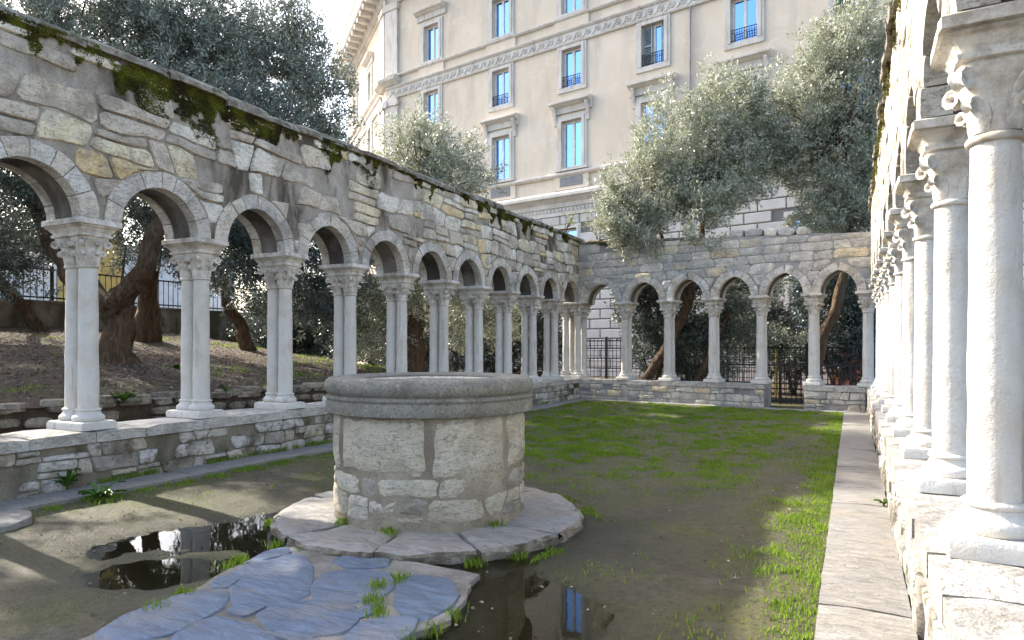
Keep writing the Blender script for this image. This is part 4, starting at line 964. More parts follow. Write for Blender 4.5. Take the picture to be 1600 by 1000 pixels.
tree('olive_tree', 'thick trunked olive rising above the far half of the mossy wall', (-9.95, 14.0, .7), [([(-9.95, 14.0, .5), (-9.95, 14.0, 1.3), (-10.1, 14.2, 2.3), (-10.4, 14.7, 3.8), (-10.6, 15.3, 5.8)], [.40, .30, .28, .2, .1])],
     [((-11.26, 15.58, 6.9), (1.00, 1.00, 1.10), 1.1), ((-10.01, 15.66, 6.5), (1.10, 1.10, 1.10), 1.1), ((-11.01, 15.71, 7.7), (0.65, 0.65, 0.65), 1), ((-9.04, 15.59, 5.9), (0.65, 0.65, 0.59), 1), ((-10.2, 15.5, 5.4), (1.0, 1.0, .7), 1), ((-10.80, 13.57, 3.12), (1.20, 1.20, 1.08), 1), ((-10.65, 13.65, 1.81), (1.00, 1.00, 0.80), 0.9), ((-9.35, 13.75, 3.23), (1.10, 1.10, 0.99), 1), ((-9.35, 15.43, 2.87), (1.20, 1.20, 1.20), 0.9), ((-9.22, 16.62, 2.22), (1.10, 1.10, 0.88), 0.9), ((-9.62, 14.74, 1.82), (0.80, 0.80, 0.48), 0.7)], 24, 36, L=.095, W=.03, twigs=80)
tree('olive_tree', 'broad silvery olive drooping over the end wall', (-5.45, 18.7, .05), [([(-5.45, 18.7, -.1), (-5.1, 18.7, .8), (-4.5, 18.8, 1.7), (-4.1, 18.8, 2.6), (-3.8, 18.6, 3.8), (-3.5, 18.5, 5.6)], [.26, .17, .16, .14, .12, .07]), ([(-4.1, 18.8, 2.6), (-4.6, 18.4, 4.0), (-4.8, 18.0, 5.0)], [.12, .09, .05])],
     [((-5.00, 17.3, 5.5), (1.05, 1.00, 1.1), 1.2), ((-5.35, 17.1, 5.0), (.9, .8, .7), 1.2), ((-2.4, 18.6, 7.9), (.9, .9, .8), 1), ((-4.19, 18.07, 6.7), (1.20, 1.20, 1.32), 1.2), ((-3.16, 18.94, 7.6), (1.15, 1.20, 1.25), 1.2), ((-2.80, 18.78, 6.3), (1.05, 1.10, 1.0), 1.2), ((-3.78, 17.0, 4.75), (1.0, 0.8, 0.7), 1.3), ((-4.6, 16.9, 4.6), (.8, .7, .5), 1.2), ((-3.3, 17.9, 5.6), (1.0, .9, .8), 1.2), ((-5.4, 16.75, 4.75), (0.65, 0.60, 0.5), 1.2), ((-3.2, 16.6, 4.1), (.6, .35, .45), 1.2), ((-4.3, 16.65, 4.3), (.8, .4, .4), 1.2), ((-5.2, 16.75, 4.3), (.5, .35, .35), 1.0), ((-2.18, 19.78, 7.2), (1.00, 1.00, 1.10), 1.2), ((-3.36, 19.06, 8.9), (0.55, 0.55, 0.55), 0.6), ((-4.63, 18.08, 8.3), (0.45, 0.45, 0.5), 0.5), ((-5.61, 16.90, 6.22), (0.45, 0.45, 0.41), 0.5)], 27, 38, L=.10, W=.029, droop=.15, twigs=160)
tree('olive_tree', 'small olive with leaning trunk behind the middle of the end arcade', (-4.0, 19.2, .05), [([(-4.0, 19.2, -.1), (-3.8, 19.2, .7), (-3.5, 19.3, 1.5), (-3.2, 19.5, 2.2), (-3.0, 19.7, 3.2)], [.2, .15, .12, .1, .06])],
     [((-3.12, 19.74, 3.23), (1.0, 0.90, 0.9), 1.7), ((-2.84, 20.23, 1.96), (0.9, 0.80, 0.8), 1.7), ((-1.95, 20.90, 1.40), (0.8, 0.70, 0.55), 1.5), ((-1.83, 21.53, 3.42), (0.65, 0.55, 0.6), 0.8), ((-3.71, 20.01, 1.21), (0.9, 0.70, 0.7), 1.5)], 26, 34, L=.085, W=.026, twigs=40, mat='leaf_mid')
tree('olive_tree', 'tall dense olive with curved trunk above the sunlit end of the end wall', (-.9, 18.9, .05), [([(-.9, 18.9, -.1), (-.85, 18.9, .8), (-.7, 18.9, 1.6), (-.35, 18.9, 2.5), (-.15, 19.1, 3.5), (-.1, 19.6, 5.0), (-.2, 19.8, 7.0)], [.25, .18, .16, .15, .12, .1, .05])],
     [((-0.49, 19.97, 8.9), (1.20, 1.20, 1.20), 1.2), ((-0.65, 19.89, 7.2), (1.10, 1.10, 1.10), 1.2), ((0.20, 20.32, 9.8), (1.00, 1.00, 1.10), 1.2), ((-0.18, 19.70, 5.6), (1.00, 1.00, 0.80), 1.2), ((-0.91, 19.23, 5.1), (0.55, 0.55, 0.44), 1.2), ((0.35, 20.2, 7.5), (1.1, 1.00, 1.1), 1.3), ((.2, 19.6, 6.0), (1.0, .9, .9), 1.3), ((.5, 19.3, 4.9), (.8, .7, .7), 1.3), ((-1.44, 19.82, 8.0), (0.8, 0.70, 0.8), 1), ((-1.5, 19.5, 6.7), (.95, .9, .9), 1.2), ((-.3, 19.2, 4.7), (1.1, .8, .6), 1.4), ((-.9, 20.2, 4.3), (1.0, .9, .6), 1.5)], 27, 38, L=.10, W=.029, twigs=120)

# saplings rooted in the corner wall top
for (x, y, z, hh, lab) in ((-6.9, 16.6, 4.4, .75, 'bare sapling with a few yellow green leaves on the mossy wall top'), (-6.35, 17.75, 4.3, .95, 'grey leafless sapling standing on the corner of the wall tops'), (-5.3, 17.5, 4.25, .6, 'small twiggy sapling on the end wall top')):
    e = thing('sapling', lab, 'sapling', (x, y, z)); m_ = MB(); C = []
    for k in range(6):
        a = random.uniform(0, 6.28); q = hh*random.uniform(.6, 1); tip = (q*.45*math.cos(a), q*.45*math.sin(a), q); m_.tube([(0, 0, -.05), (tip[0]*.25, tip[1]*.25, q*.45), tip], [.014, .009, .004], 5)
        for r_ in range(3):
            t = random.uniform(.4, .95); st = (tip[0]*t, tip[1]*t, q*t); en = (st[0]+random.uniform(-.15, .15), st[1]+random.uniform(-.15, .15), st[2]+random.uniform(.03, .18)); m_.tube([st, en], [.006, .003], 4)
            if random.random() < .6: C.append(en)
        C.append(tip)
    obj('stem', m_.me('stem'), 'bark', e); C = np.array(C)
    obj('leaves', leaves_mesh((C, np.tile([[0, 0, 1.]], (len(C), 1))), 5, .05, .03, 'leaves', spread=.03), 'yellow_leaf', e)

# ------------------------------------------------------------------ palazzo behind the trees
FA = -R(8.7); FP = (-12.0, 29.8)
e = thing('palazzo', 'large cream palazzo with blue reflecting windows and wave frieze', 'building', (*FP, 0), FA); PAL = e
WM = Matrix.Rotation(R(-30.8), 4, 'Z')
CXL = -12.75
WMX = Matrix.Translation((CXL, 0, 0)) @ WM
IDM = Matrix.Identity(4)
def wall_with_holes(x0, x1, z0, z1, holes, depth, mtx, mat='plaster', nm='wall'):
    xs_ = sorted({x0, x1, *[h[0] for h in holes], *[h[1] for h in holes]}); zs_ = sorted({z0, z1, *[h[2] for h in holes], *[h[3] for h in holes]}); b = MB()
    for xa, xb in zip(xs_[:-1], xs_[1:]):
        for za, zb in zip(zs_[:-1], zs_[1:]):
            mx, mz = (xa+xb)/2, (za+zb)/2
            if any(h[0] < mx < h[1] and h[2] < mz < h[3] for h in holes): continue
            b.add([(xa, 0, za), (xb, 0, za), (xb, 0, zb), (xa, 0, zb)], [(0, 1, 2, 3)])
    for a, c, p, q in holes:
        b.add([(a, 0, p), (a, depth, p), (a, depth, q), (a, 0, q)], [(0, 1, 2, 3)]); b.add([(c, 0, p), (c, 0, q), (c, depth, q), (c, depth, p)], [(0, 1, 2, 3)])
        b.add([(a, 0, q), (a, depth, q), (c, depth, q), (c, 0, q)], [(0, 1, 2, 3)]); b.add([(a, 0, p), (c, 0, p), (c, depth, p), (a, depth, p)], [(0, 1, 2, 3)])
    b.build(nm, mat, PAL, mtx=mtx)
def extr(prof, x0, x1, nm, mat, mtx=IDM, parent=None):
    """profile (y,z) swept along local x"""
    n = len(prof); v = [(x0, *p) for p in prof]+[(x1, *p) for p in prof]; f = [(i, n+i, n+(i+1) % n, (i+1) % n) for i in range(n)]+[tuple(range(n)), tuple(range(2*n-1, n-1, -1))]
    return obj(nm, mesh(nm, v, f), mat, parent or PAL, mtx=mtx)
def bx(nm, mat, par, *a, mtx=None):
    return obj(nm, MB().box(*a).me(nm), mat, par, **({'mtx': mtx} if mtx is not None else {}))
GLM = {}
def window(xc, w_, z0, z1, mtx, hood=None, rail=False, shut=None, fr=.24, sill=True, green=False):
    a, c = xc-w_/2, xc+w_/2; b = MB()
    pj = -.07
    for (o_, y_) in ((fr, pj), (fr*.55, pj-.035)):
        i_ = 0 if o_ != fr else fr*.55+.002
        b.box(a-o_, a-i_+.0, y_, .02, z0-.02, z1+o_); b.box(c+i_, c+o_, y_, .02, z0-.02, z1+o_); b.box(a-i_, c+i_, y_, .02, z1+i_, z1+o_)
    if sill: b.box(a-fr-.06, c+fr+.06, -.16, .02, z0-.14, z0-.021)
    else: b.box(a-fr, c+fr, pj-.01, .02, z0-fr*.9, z0-.021)
    W_ = b.build('window', 'trim', PAL, mtx=mtx)
    y = .16; m_ = MB(); t = .07
    m_.box(a+.01, a+t+.03, y, y+.07, z0+.01, z1-.01); m_.box(c-t-.03, c-.01, y, y+.07, z0+.01, z1-.01); m_.box(a+t+.03, c-t-.03, y, y+.07, z1-t-.03, z1-.01); m_.box(a+t+.03, c-t-.03, y, y+.07, z0+.01, z0+t+.03); m_.box(xc-.055, xc+.055, y-.01, y+.08, z0+t+.03, z1-t-.03)
    m_.build('sash', 'sash', W_)
    for q0, q1 in ((a+t+.03, xc-.055), (xc+.055, c-t-.03)):
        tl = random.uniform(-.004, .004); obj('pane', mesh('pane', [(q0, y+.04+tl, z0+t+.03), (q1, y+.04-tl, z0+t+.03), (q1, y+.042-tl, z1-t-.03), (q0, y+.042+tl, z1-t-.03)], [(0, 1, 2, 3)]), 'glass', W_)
    bx('room', 'joint', W_, a, c, .26, .3, z0, z1)
    if hood:
        hz = z1+fr; extr([(.01, hz+.10), (-.10, hz+.10), (-.12, hz+.38), (-.22, hz+.42), (-.34, hz+.50), (-.42, hz+.52), (-.42, hz+.60), (-.30, hz+.66), (.01, hz+.70)], a-fr-.28, c+fr+.28, 'hood', 'trim', parent=W_)
        if hood > 1:
            for q in (a-fr-.14, c+fr): 
                m_ = MB(); pr = [(-.01, hz-.45), (-.07, hz-.42), (-.10, hz-.2), (-.2, hz+.1), (-.32, hz+.36), (-.32, hz+.42), (-.01, hz+.42)]; n = len(pr)
                m_.add([(q, *p) for p in pr]+[(q+.14, *p) for p in pr], [(i, n+i, n+(i+1) % n, (i+1) % n) for i in range(n)]+[tuple(range(n)), tuple(range(2*n-1, n-1, -1))]); m_.build('console', 'trim', W_)
    if rail:
        m_ = MB(); m_.box(a, c, -.03, -.01, z0+.50, z0+.53); m_.box(a, c, -.03, -.01, z0+.06, z0+.09); m_.box(a, c, -.03, -.01, z0+.38, z0+.395)
        for q in np.arange(a+.05, c, .1): m_.box(q-.009, q+.009, -.03, -.012, z0+.06, z0+.52)
        m_.build('railing', 'iron', W_)
    if shut:
        for sd_ in shut:
            q0, q1 = (a+.02, a+.02+w_*.42) if sd_ < 0 else (c-.02-w_*.16, c-.02); m_ = MB()
            for zz in np.arange(z0+.08, z1-.05, .07): m_.add([(q0+.05, .06, zz), (q1-.05, .06, zz), (q1-.05, .10, zz+.05), (q0+.05, .10, zz+.05)], [(0, 1, 2, 3)])
            m_.box(q0, q0+.05, .05, .11, z0+.03, z1-.03); m_.box(q1-.05, q1, .05, .11, z0+.03, z1-.03); m_.box(q0+.05, q1-.05, .05, .11, (z0+z1)/2-.04, (z0+z1)/2+.04)
            m_.build('shutter', 'green_shutter' if green else 'shutter', W_)
WS = [-9.1, -4.24, 0, 4.17, 8.15, 12.1]
rows = [(10.12, 12.4, 1.12), (14.02, 15.85, 1.08), (17.55, 19.55, 1.1)]
holes = [(x-w_/2, x+w_/2, a, b) for x in WS+[16.1, 20.1] for a, b, w_ in rows]
wall_with_holes(CXL, 24, 8.3, 22.6, holes, .3, IDM)
for x in WS+[16.1, 20.1]:
    window(x, 1.12, 10.12, 12.4, IDM, hood=2, fr=.27)
    window(x, 1.08, 14.02, 15.85, IDM, rail=x != -9.1, shut=(-1, 1) if x in (4.17, 12.1) else None, fr=.27, sill=False, green=x == 12.1)
    window(x, 1.1, 17.55, 19.55, IDM, hood=1, fr=.27)
    m_ = MB().box(x-.95, x+.95, -.10, .01, 9.06, 9.72); m_.build('pedestal', 'plaster', PAL)
    bx('grille', 'grille', PAL, x-.62, x+.62, -.13, -.105, 9.22, 9.66)
    for zz in np.arange(9.26, 9.64, .075): bx('grille_slat', 'grille', PAL, x-.6, x+.6, -.155, -.131, zz, zz+.035)
    bx('pedestal', 'plaster', PAL, x-.95, x+.95, -.09, .01, 16.75, 17.25)
extr([(.01, 9.725), (-.14, 9.725), (-.22, 9.80), (-.22, 9.87), (-.1, 9.93), (.01, 9.97)], CXL, 24, 'string_course', 'trim')
extr([(.01, 8.25), (-.12, 8.25), (-.16, 8.45), (-.34, 8.62), (-.48, 8.70), (-.48, 8.84), (-.35, 8.95), (.01, 9.06)], CXL, 24, 'cornice', 'trim')
extr([(.01, 7.85), (-.10, 7.85), (-.10, 8.0), (-.07, 8.01), (-.07, 8.24), (.01, 8.24)], CXL, 24, 'architrave', 'trim')
ME_dent = MB().box(-.05, .05, -.11, -.065, 8.06, 8.2).me('dentil')
for k in range(90): obj('dentil', ME_dent, 'trim', PAL, mtx=Matrix.Translation((-5+k*.21, 0, 0)))
extr([(.01, 16.05), (-.10, 16.05), (-.13, 16.12), (-.08, 16.14), (-.08, 16.60), (-.14, 16.63), (-.2, 16.70), (-.2, 16.75), (.01, 16.78)], CXL+.1, 24, 'frieze', 'trim')
m_ = MB()
def spiral(cx, cz, r0, r1, turns, n, a0): return [(cx+(r0+(r1-r0)*i/n)*math.cos(a0+turns*6.283*i/n), -.095, cz+(r0+(r1-r0)*i/n)*math.sin(a0+turns*6.283*i/n)) for i in range(n+1)]
pts = [(-.30, -.095, 16.2), (-.18, -.095, 16.23), (-.10, -.095, 16.33)]+spiral(.05, 16.37, .155, .03, -1.6, 18, 2.9)
m_.tube(pts, [.02]+[.03]*(len(pts)-2)+[.02], 6); ME_sc = m_.me('scroll', True)
for k in range(44): obj('scroll', ME_sc, 'trim', PAL, mtx=Matrix.Translation((CXL+.6+k*.52, 0, 0)))
extr([(.01, 17.26), (-.10, 17.26), (-.17, 17.33), (-.17, 17.39), (.01, 17.44)], CXL, 24, 'string_course', 'trim')
o = MB().tube([(5.9, -.09, 9.95), (5.9, -.09, 16.05)], .045, 10).build('downpipe', 'grille', PAL)
# rusticated ground storey: blocks with recessed joints
wall_with_holes(CXL, 24, -.3, 8.3, [(-1.1, .3, 4.6, 7.2), (9.9, 11.2, 2.2, 6.6)], .4, IDM, 'joint', 'rusticated_wall')
for (a, c, z0, z1) in ((-1.1, .3, 4.6, 7.2), (9.9, 11.2, 2.2, 6.6)): window((a+c)/2, c-a, z0, z1, IDM, fr=.2)
blk = {}
def block(w_, h_): 
    k = (round(w_, 2), round(h_, 2))
    if k not in blk:
        c = .03; hx, hz = w_/2-.022, h_/2-.022
        v = [(-hx, .005, -hz), (hx, .005, -hz), (hx, .005, hz), (-hx, .005, hz), (-hx, -.045, -hz), (hx, -.045, -hz), (hx, -.045, hz), (-hx, -.045, hz), (-hx+c, -.075, -hz+c), (hx-c, -.075, -hz+c), (hx-c, -.075, hz-c), (-hx+c, -.075, hz-c)]
        f = [(a+i, a+(i+1) % 4, a+4+(i+1) % 4, a+4+i) for a in (0, 4) for i in range(4)]+[(8, 9, 10, 11)]; blk[k] = mesh('ashlar_block', v, f)
    return blk[k]
rest = MB(); cnt = 0
for r_ in range(17):
    z = .03+r_*.46; x = CXL+(.55 if r_ % 2 else 0)
    while x < 23:
        xc, zc = x+.55, z+.23; x += 1.1
        if any(h[0]-.4 < xc < h[1]+.4 and h[2]-.3 < zc < h[3]+.2 for h in ((-1.1, .3, 4.6, 7.2), (9.9, 11.2, 2.2, 6.6))): continue
        if -2.5 < xc < 14 and (z > 1.2) and cnt < 290: obj('ashlar_block', block(1.1, .46), 'ashlar', PAL, mtx=Matrix.Translation((xc, 0, zc))); cnt += 1
        else:
            b_ = block(1.1, .46); rest.add([(p.co.x+xc, p.co.y, p.co.z+zc) for p in b_.vertices], [tuple(p.vertices) for p in b_.polygons])
tag(rest.build('ashlar_rest', 'ashlar', PAL), None, None, None, 'stuff')
# top cornice over facade and wing
eave = [(.01, 21.6), (-.12, 21.6), (-.18, 21.9), (-.30, 22.05), (-.34, 22.3), (-1.15, 22.42), (-1.2, 22.5), (-1.3, 22.75), (-1.42, 22.95), (-1.42, 23.05), (.01, 23.4)]
extr(eave, CXL-.2, 24, 'eaves_cornice', 'trim')
# corner pilaster, wing
for (x, m_) in ((CXL+.55, IDM), (-.55, WMX)):
    bx('pilaster', 'trim', PAL, x-.5, x+.5, -.16, .01, 17.45, 21.2, mtx=m_); bx('pilaster_capital', 'trim', PAL, x-.58, x+.58, -.24, .01, 21.203, 21.6, mtx=m_)
    extr([(.01, 16.8), (-.2, 16.8), (-.3, 16.9), (-.5, 17.0), (-.55, 17.15), (-.3, 17.3), (.01, 17.35)], x-.62, x+.62, 'pilaster_cornice', 'trim', m_)
    bx('pilaster', 'trim', PAL, x-.5, x+.5, -.14, .01, 10.0, 15.6, mtx=m_); 
    for q in (-.42, .42):
        o = MB().tube([(x+q, -.26, 15.75), (x+q, -.05, 15.75)], .2, 12).build('pilaster_volute', 'trim', PAL, mtx=m_)
    bx('pilaster_capital', 'trim', PAL, x-.5, x+.5, -.2, .01, 15.62, 16.04, mtx=m_)
WW = [-4.6, -9.9]
holes = [(x-.55, x+.55, a, b) for x in WW for a, b, w_ in rows]
wall_with_holes(-13, -.02, -.3, 22.6, holes, .3, WMX)
for x in WW:
    window(x, 1.1, 10.12, 12.4, WMX, hood=2); window(x, 1.1, 14.02, 15.85, WMX, sill=False); window(x, 1.1, 17.55, 19.55, WMX, hood=1)
extr([(.01, 17.26), (-.10, 17.26), (-.17, 17.33), (-.17, 17.39), (.01, 17.44)], -13, -1.2, 'string_course', 'trim', WMX)
extr([(.01, 16.05), (-.10, 16.05), (-.13, 16.12), (-.08, 16.14), (-.08, 16.60), (-.14, 16.63), (-.2, 16.70), (-.2, 16.75), (.01, 16.78)], -13, -1.2, 'frieze', 'trim', WMX)
extr([(.01, 9.725), (-.14, 9.725), (-.22, 9.80), (-.22, 9.87), (-.1, 9.93), (.01, 9.97)], -13, -1.2, 'string_course', 'trim', WMX)
extr(eave, -13.3, .3, 'eaves_cornice', 'trim', WMX)
br = MB().box(-.16, .16, -1.1, -.3, 22.08, 22.33).me('eaves_bracket')
for k in range(14): obj('eaves_bracket', br, 'trim', PAL, mtx=WMX @ Matrix.Translation((-12.8+k*.94, 0, 0)))
for k in range(10): obj('eaves_bracket', br, 'trim', PAL, mtx=Matrix.Translation((CXL+.6+k*.94, 0, 0)))
dn = MB().box(-.07, .07, -.27, -.13, 21.68, 21.86).me('dentil')
for k in range(48): obj('dentil', dn, 'trim', PAL, mtx=WMX @ Matrix.Translation((-12.8+k*.265, 0, 0)))
bx('side_wall', 'plaster', PAL, -.3, 0, 0.0, 9, -.3, 22.6, mtx=WMX @ Matrix.Translation((-12.98, .3, 0)))
bx('roof', 'joint', PAL, CXL+.5, 23.8, .5, 14, 22.5, 23.3)

# ------------------------------------------------------------------ other backdrop
def simple_house(name, label, loc, rz, L, D, Hh, mat, wins, pz=(1.2, 2.4)):
    e = thing(name, label, 'building', loc, rz)
    MB().box(0, L, 0, D, 0, Hh).build('wall', mat, e); extr([(-.4, Hh+.003), (-.4, Hh+.25), (D+.4, Hh+.25), (D+.4, Hh+.003)], -.4, L+.4, 'roof', 'trim', parent=e)
    for x, z in wins:
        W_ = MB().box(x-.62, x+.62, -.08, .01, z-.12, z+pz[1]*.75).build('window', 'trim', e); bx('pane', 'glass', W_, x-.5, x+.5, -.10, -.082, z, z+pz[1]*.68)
    return e
simple_house('white_building', 'pale blue white building behind the spear topped fence', (-33, -6, 0), R(90), 34, 9, 6.4, 'white_wall', [(3, 3.0), (7, 3.0)])
simple_house('yellow_building', 'narrow yellow building behind the forked olive', (-27, 16.35, 0), R(90), .95, 3, 8.6, 'yellow_wall', [])
simple_house('brick_building', 'low red brick outbuilding behind the sunlit end of the end arcade', (-.6, 24.4, -.3), FA, 7, 2.5, 2.5, 'brick', [(3, .7), (5.5, .7)], (1.2, 1.6))
# yellow pole and pale car seen through the gap
e = thing('yellow_pole', 'thin yellow pole standing in the street beyond the gap', 'pole', (-2.05, 21.6, -.3)); MB().tube([(0, 0, 0), (0, 0, 1.75)], .045, 10).build('shaft', 'yellow', e); MB().tube([(0, 0, 0), (0, 0, .06)], .12, 10).build('foot', 'iron', e); MB().lathe([(.05, 1.75), (.05, 1.78), (.02, 1.82)], 10).build('cap', 'iron', e)
def hedge(label, base, blobs, per=20):
    e = thing('evergreen_shrub', label, 'shrub', base, 0, 'dark shrubs in the garden'); m_ = MB(); B = Vector(base)
    for k in range(5): a = random.uniform(0, 6.28); m_.tube([(0, 0, -.1), (.15*math.cos(a), .15*math.sin(a), .5), (.5*math.cos(a), .4*math.sin(a), 1.4)], [.05, .035, .015], 6, .2)
    obj('trunk', m_.me('trunk', True), 'bark', e); C, D = clumps(blobs, per)
    obj('crown', leaves_mesh((C-np.array(base), D), 34, .11, .04, 'crown'), 'leaf_dark', e)
hedge('dark evergreen shrub behind the fence beyond the parapet gap', (-1.6, 21.9, 0), [((-1.6, 21.9, 1.3), (1.1, .7, 1.0), 1.8), ((-2.6, 22.2, 2.2), (1.0, .7, 1.1), 1.6)])
hedge('dark evergreen shrub in front of the red brick outbuilding', (.6, 21.6, 0), [((.6, 21.6, 1.2), (1.1, .7, .9), 1.6), ((.4, 21.9, 2.6), (1.2, .7, 1.1), 1.7)])
hedge('tall dark shrub filling the second arch of the end arcade', (-5.3, 19.6, 0), [((-5.57, 19.3, 3.10), (0.95, 0.80, 1.1), 1.7), ((-5.40, 19.6, 1.87), (0.85, 0.80, 0.9), 1.6)])
hedge('tall dark shrub filling the third arch of the end arcade', (-4.2, 19.8, 0), [((-4.34, 19.5, 3.14), (0.95, 0.80, .9), 1.7), ((-4.08, 19.8, 2.1), (0.9, 0.80, 0.8), 1.7), ((-4.6, 20.0, 1.1), (1.3, .6, .7), 1.5)])
hedge('tall dark shrub behind the curved olive trunk of the end arcade', (-.4, 21.0, 0), [((-0.69, 20.6, 3.26), (1.1, 1.00, 1.1), 1.9), ((-0.03, 21.0, 2.24), (0.95, 0.80, 0.9), 1.8), ((-0.53, 21.0, 1.41), (0.8, 0.60, 0.6), 1.5)])
hedge('dark shrub mass behind the far shaded columns beside the gridded fence', (-10.4, 19.3, 0), [((-10.6, 19.2, 1.8), (1.6, 1.2, 1.5), 1.5), ((-9.2, 19.6, 2.0), (1.2, 1.0, 1.5), 1.4)])
hedge('dark shrub between thick trunked olive and the gridded fence', (-12.6, 18.0, .1), [((-12.6, 18.0, 1.8), (1.6, 1.3, 1.5), 1.5), ((-13.6, 16.4, 2.0), (1.4, 1.3, 1.2), 1.4)])
hedge('dark shrub at the top of the slope near the fence end', (-15.6, 15.4, 1.0), [((-15.6, 15.4, 2.3), (1.5, 1.7, 1.2), 1.4), ((-16.2, 17.5, 2.0), (1.4, 1.6, 1.4), 1.4)])
hedge('dark evergreen shrub behind the middle of the end arcade', (-4.6, 22.3, 0), [((-4.6, 22.3, 1.4), (1.4, .7, 1.2), 1.5), ((-3.4, 22.3, 2.6), (1.1, .7, .9), 1.4)])

# ------------------------------------------------------------------ grass, weeds, litter
def blades(px, py, pz, hgt, wid, name, mat, lab, lean=.5, tint=None):
    n = len(px); a = rng.uniform(0, 6.283, n); h = hgt*rng.uniform(.5, 1.4, n); ln = lean*rng.uniform(.1, 1, n)*h; b_ = rng.uniform(0, 6.283, n)
    dx, dy = np.cos(a)*wid/2, np.sin(a)*wid/2; lx, ly = np.cos(b_)*ln, np.sin(b_)*ln
    P = np.stack([px, py, pz], -1); q = lambda x, y, z: np.stack([x, y, z], -1)
    v = np.stack([P-q(dx, dy, 0*h+.004), P+q(dx, dy, 0*h-.004), P+q(lx*.35+dx*.7, ly*.35+dy*.7, h*.6), P+q(lx, ly, h), P+q(lx*.35-dx*.7, ly*.35-dy*.7, h*.6)], 1).reshape(-1, 3)
    f = np.arange(len(v)).reshape(-1, 5); t = np.clip((tint if tint is not None else .5)+rng.uniform(-.3, .3, n), 0, 1)
    o = obj(name, npmesh(name, v, f, np.repeat(t, 5)), mat); return tag(o, lab, None, None, 'stuff')
def in_solid(x, y): return ((x-WX)**2+(y-WY)**2 < 1.24**2) | ((x > -3.45) & (x < -1.9) & (y < 3.4)) | (x > -.17) | (x < -6.28) | (y > 17.35-.47+.155*(-6.8-x))
N = 560000
x = rng.uniform(-6.3, -.16, N); y = rng.uniform(2.2, 17, N)
d = sstep(5.6, 9.0, y+1.6*(vnoise(x, y, .8, 61)-.5))*sstep(-6.4, -5.2, x)*.9
d = np.maximum(d*(.25+.75*sstep(.2, 1.4, -.15-x)), sstep(.75, .08, -.15-x)*.75)             # strip along the sunlit path
d = np.maximum(d, sstep(.45, .05, x+6.3)*.9)                                        # strip along the kerb
d = d*(.04+.85*sstep(.46, .63, vnoise(x, y, 1.6, 62)*.4+vnoise(x, y, 6, 63)*.6))
d = np.maximum(d, sstep(.36, .05, -.15-x)*.55*sstep(.3, .5, vnoise(x, y, 4, 67)))
ring = np.hypot(x-WX, y-WY); d = np.maximum(d, ((ring > 1.25) & (ring < 1.42))*sstep(.52, .62, vnoise(x, y, 2.2, 64))*.8*(x > WX-.6))
d = np.maximum(d, .035*(y > 3.5)*sstep(.55, .75, vnoise(x, y, 2.5, 66)))
k = (rng.uniform(0, 1, N) < d) & ~in_solid(x, y); x, y = x[k], y[k]; z = court_h(x, y); k = z > WZ-.004; x, y, z = x[k], y[k], z[k]
blades(x, y, z, np.where(vnoise(x, y, 6, 63) > .6, .034, .019), .009, 'grass', 'grass', 'short green grass on the courtyard', .7, vnoise(x, y, 3, 65))
# moss film and grass at the parapet foot, joints
def tufts(cs, n, r, h, nm, lab):
    px = np.concatenate([c[0]+rng.normal(0, r, n) for c in cs]); py = np.concatenate([c[1]+rng.normal(0, r, n) for c in cs]); pz = np.concatenate([np.full(n, c[2]) for c in cs])
    blades(px, py, pz, h, .007, nm, 'grass', lab, .8)
cs = [(WX+q*math.cos(a), WY+q*math.sin(a), zz) for q, a, zz in ((.80, -1.95, PT), (.80, -1.35, PT), (.80, -.35, PT), (1.27, -2.0, -.01), (1.27, -1.75, -.01), (1.28, -1.2, -.01), (1.27, -.75, -.01), (1.27, -.5, -.01), (1.27, -2.5, -.01))]
cs += [(-3.52, 2.95, .01), (-3.55, 3.05, .01), (-3.36, 2.5, .01), (-3.3, 2.3, .01), (-2.42, 3.05, .03), (-2.38, 3.2, .03), (-2.3, 2.85, .03), (-1.86, 2.95, .0), (-1.86, 2.75, 0), (-1.9, 2.6, .0), (-2.2, 2.75, .03)]
tufts(cs, 70, .035, .045, 'grass_tufts', 'green grass tufts in the joints of the well step and paving')
x = rng.uniform(2.5, 16, 9000); k = vnoise(x, x*0, 1.6, 81) > .52; x = x[k]
blades(LW+.02+rng.uniform(-.01, .07, len(x)), x, np.full(len(x), .045), .06, .006, 'grass_fringe', 'grass', 'grass fringe at the foot of the mossy parapet', .8)
def weed(x, y, z, n, L, W, lab, up=.6, m='weed'):
    e = thing('leafy_weed', lab, 'weed', (x, y, z)); v = []; f = []; tn = []
    for k in range(n):
        a = random.uniform(0, 6.28); l = L*random.uniform(.6, 1.1); u = up*random.uniform(.5, 1.3); ca, sa = math.cos(a), math.sin(a); w_ = W*random.uniform(.7, 1.2); b_ = len(v); t = random.random()
        for (r_, zz, ww) in ((0, 0, .25), (.35, u*.55, .8), (.65, u*.8, 1), (1, u*.7, .1)):
            for s_ in (-1, 0, 1): v.append((l*r_*ca-s_*ww*w_/2*sa, l*r_*sa+s_*ww*w_/2*ca, l*zz+(.012 if s_ else 0))); tn.append(t)
        for i in range(3):
            for j in range(2): f.append((b_+i*3+j, b_+i*3+j+1, b_+(i+1)*3+j+1, b_+(i+1)*3+j))
    half = len(f)
    me = npmesh('foliage', np.array(v), np.array(f), np.array(tn), True); obj('foliage', me, m, e); MB().tube([(0, 0, -.02), (0, 0, L*.2)], [.012, .006], 6).build('stalk', m, e); return e
weed(-6.2, 3.75, .0, 26, .22, .05, 'broad leaved dock weed at the edge of the kerb')
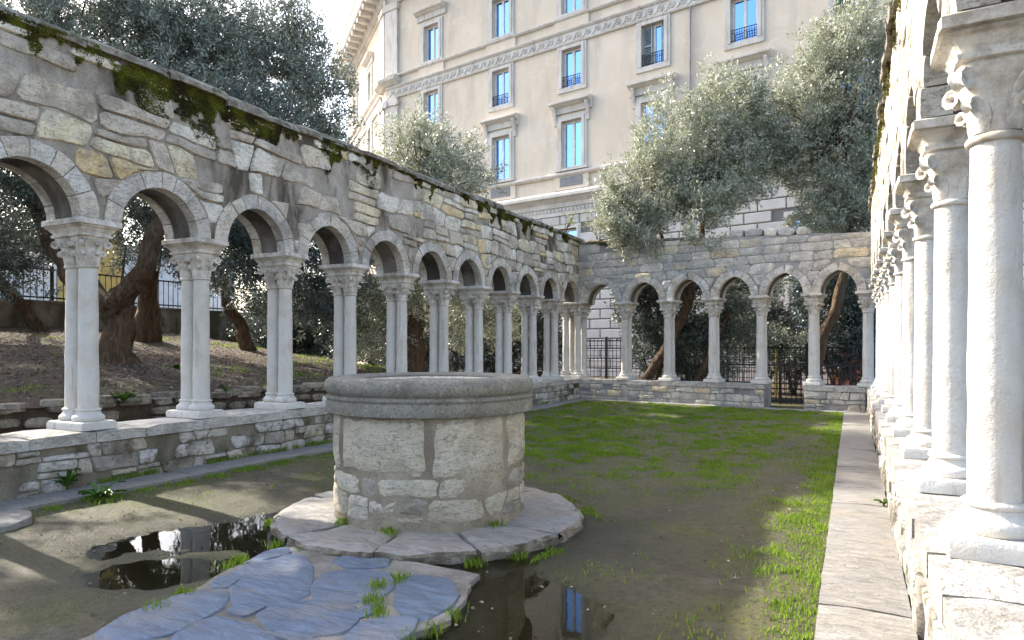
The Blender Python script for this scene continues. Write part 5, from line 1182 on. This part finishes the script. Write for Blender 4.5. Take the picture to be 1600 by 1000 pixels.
weed(-6.72, 3.75, .06, 22, .15, .05, 'small leafy weed against the mossy parapet foot', 1.2)
weed(-8.5, 5.45, .70, 20, .17, .06, 'bright green weed growing on the retaining wall', .9)
weed(-11.5, 8.4, .98, 18, .25, .06, 'broad leaved weed beside the forked olive roots')
weed(-8.45, 7.0, .74, 10, .12, .05, 'tiny weed on top of the retaining wall stones', .9)
weed(.24, 6.55, .06, 12, .07, .03, 'small weed in the crack beside the sunlit parapet', .8)
# litter
def scatter(n, box, zf, size, nm, lab, m='litter', flat=True, tint=(0, 1)):
    x = rng.uniform(box[0], box[1], n); y = rng.uniform(box[2], box[3], n)
    if nm != 'leaf_litter_slope': k = ~in_solid(x, y); x, y = x[k], y[k]
    z = zf(x, y); n = len(x); a = rng.uniform(0, 6.28, n); l = size*rng.uniform(.5, 1.6, n); w_ = l*rng.uniform(.3, .6, n)
    ca, sa = np.cos(a), np.sin(a); t = rng.uniform(-.3, .3, n)
    pts = [(l, 0*l, 0*l+.004), (0*l, w_, .010+l*.2), (-l, 0*l, .004+l*.3*np.abs(t)), (0*l, -w_, 0*l+.004)]
    v = np.stack([np.stack([x+p[0]*ca-p[1]*sa, y+p[0]*sa+p[1]*ca, z+p[2]], -1) for p in pts], 1).reshape(-1, 3)
    o = obj(nm, npmesh(nm, v, np.arange(len(v)).reshape(-1, 4), np.repeat(rng.uniform(*tint, n), 4)), m); tag(o, lab, None, None, 'stuff')
scatter(1700, (-6.2, -.2, 1.8, 16), lambda x, y: np.maximum(court_h(x, y), WZ), .011, 'leaf_litter', 'scattered dry leaves and chips on the mud')
scatter(26000, (-18, -8.7, 0, 18), terr_z, .02, 'leaf_litter_slope', 'dry leaf litter covering the garden slope')
x = rng.uniform(-17, -8.8, 60000); y = rng.uniform(1, 18, 60000); k = (vnoise(x, y, .8, 91) > .56) & (vnoise(x, y, 4, 92) > .5); x, y = x[k], y[k]
blades(x, y, terr_z(x, y), .05, .008, 'garden_grass', 'grass', 'thin green grass on the garden slope', .7)
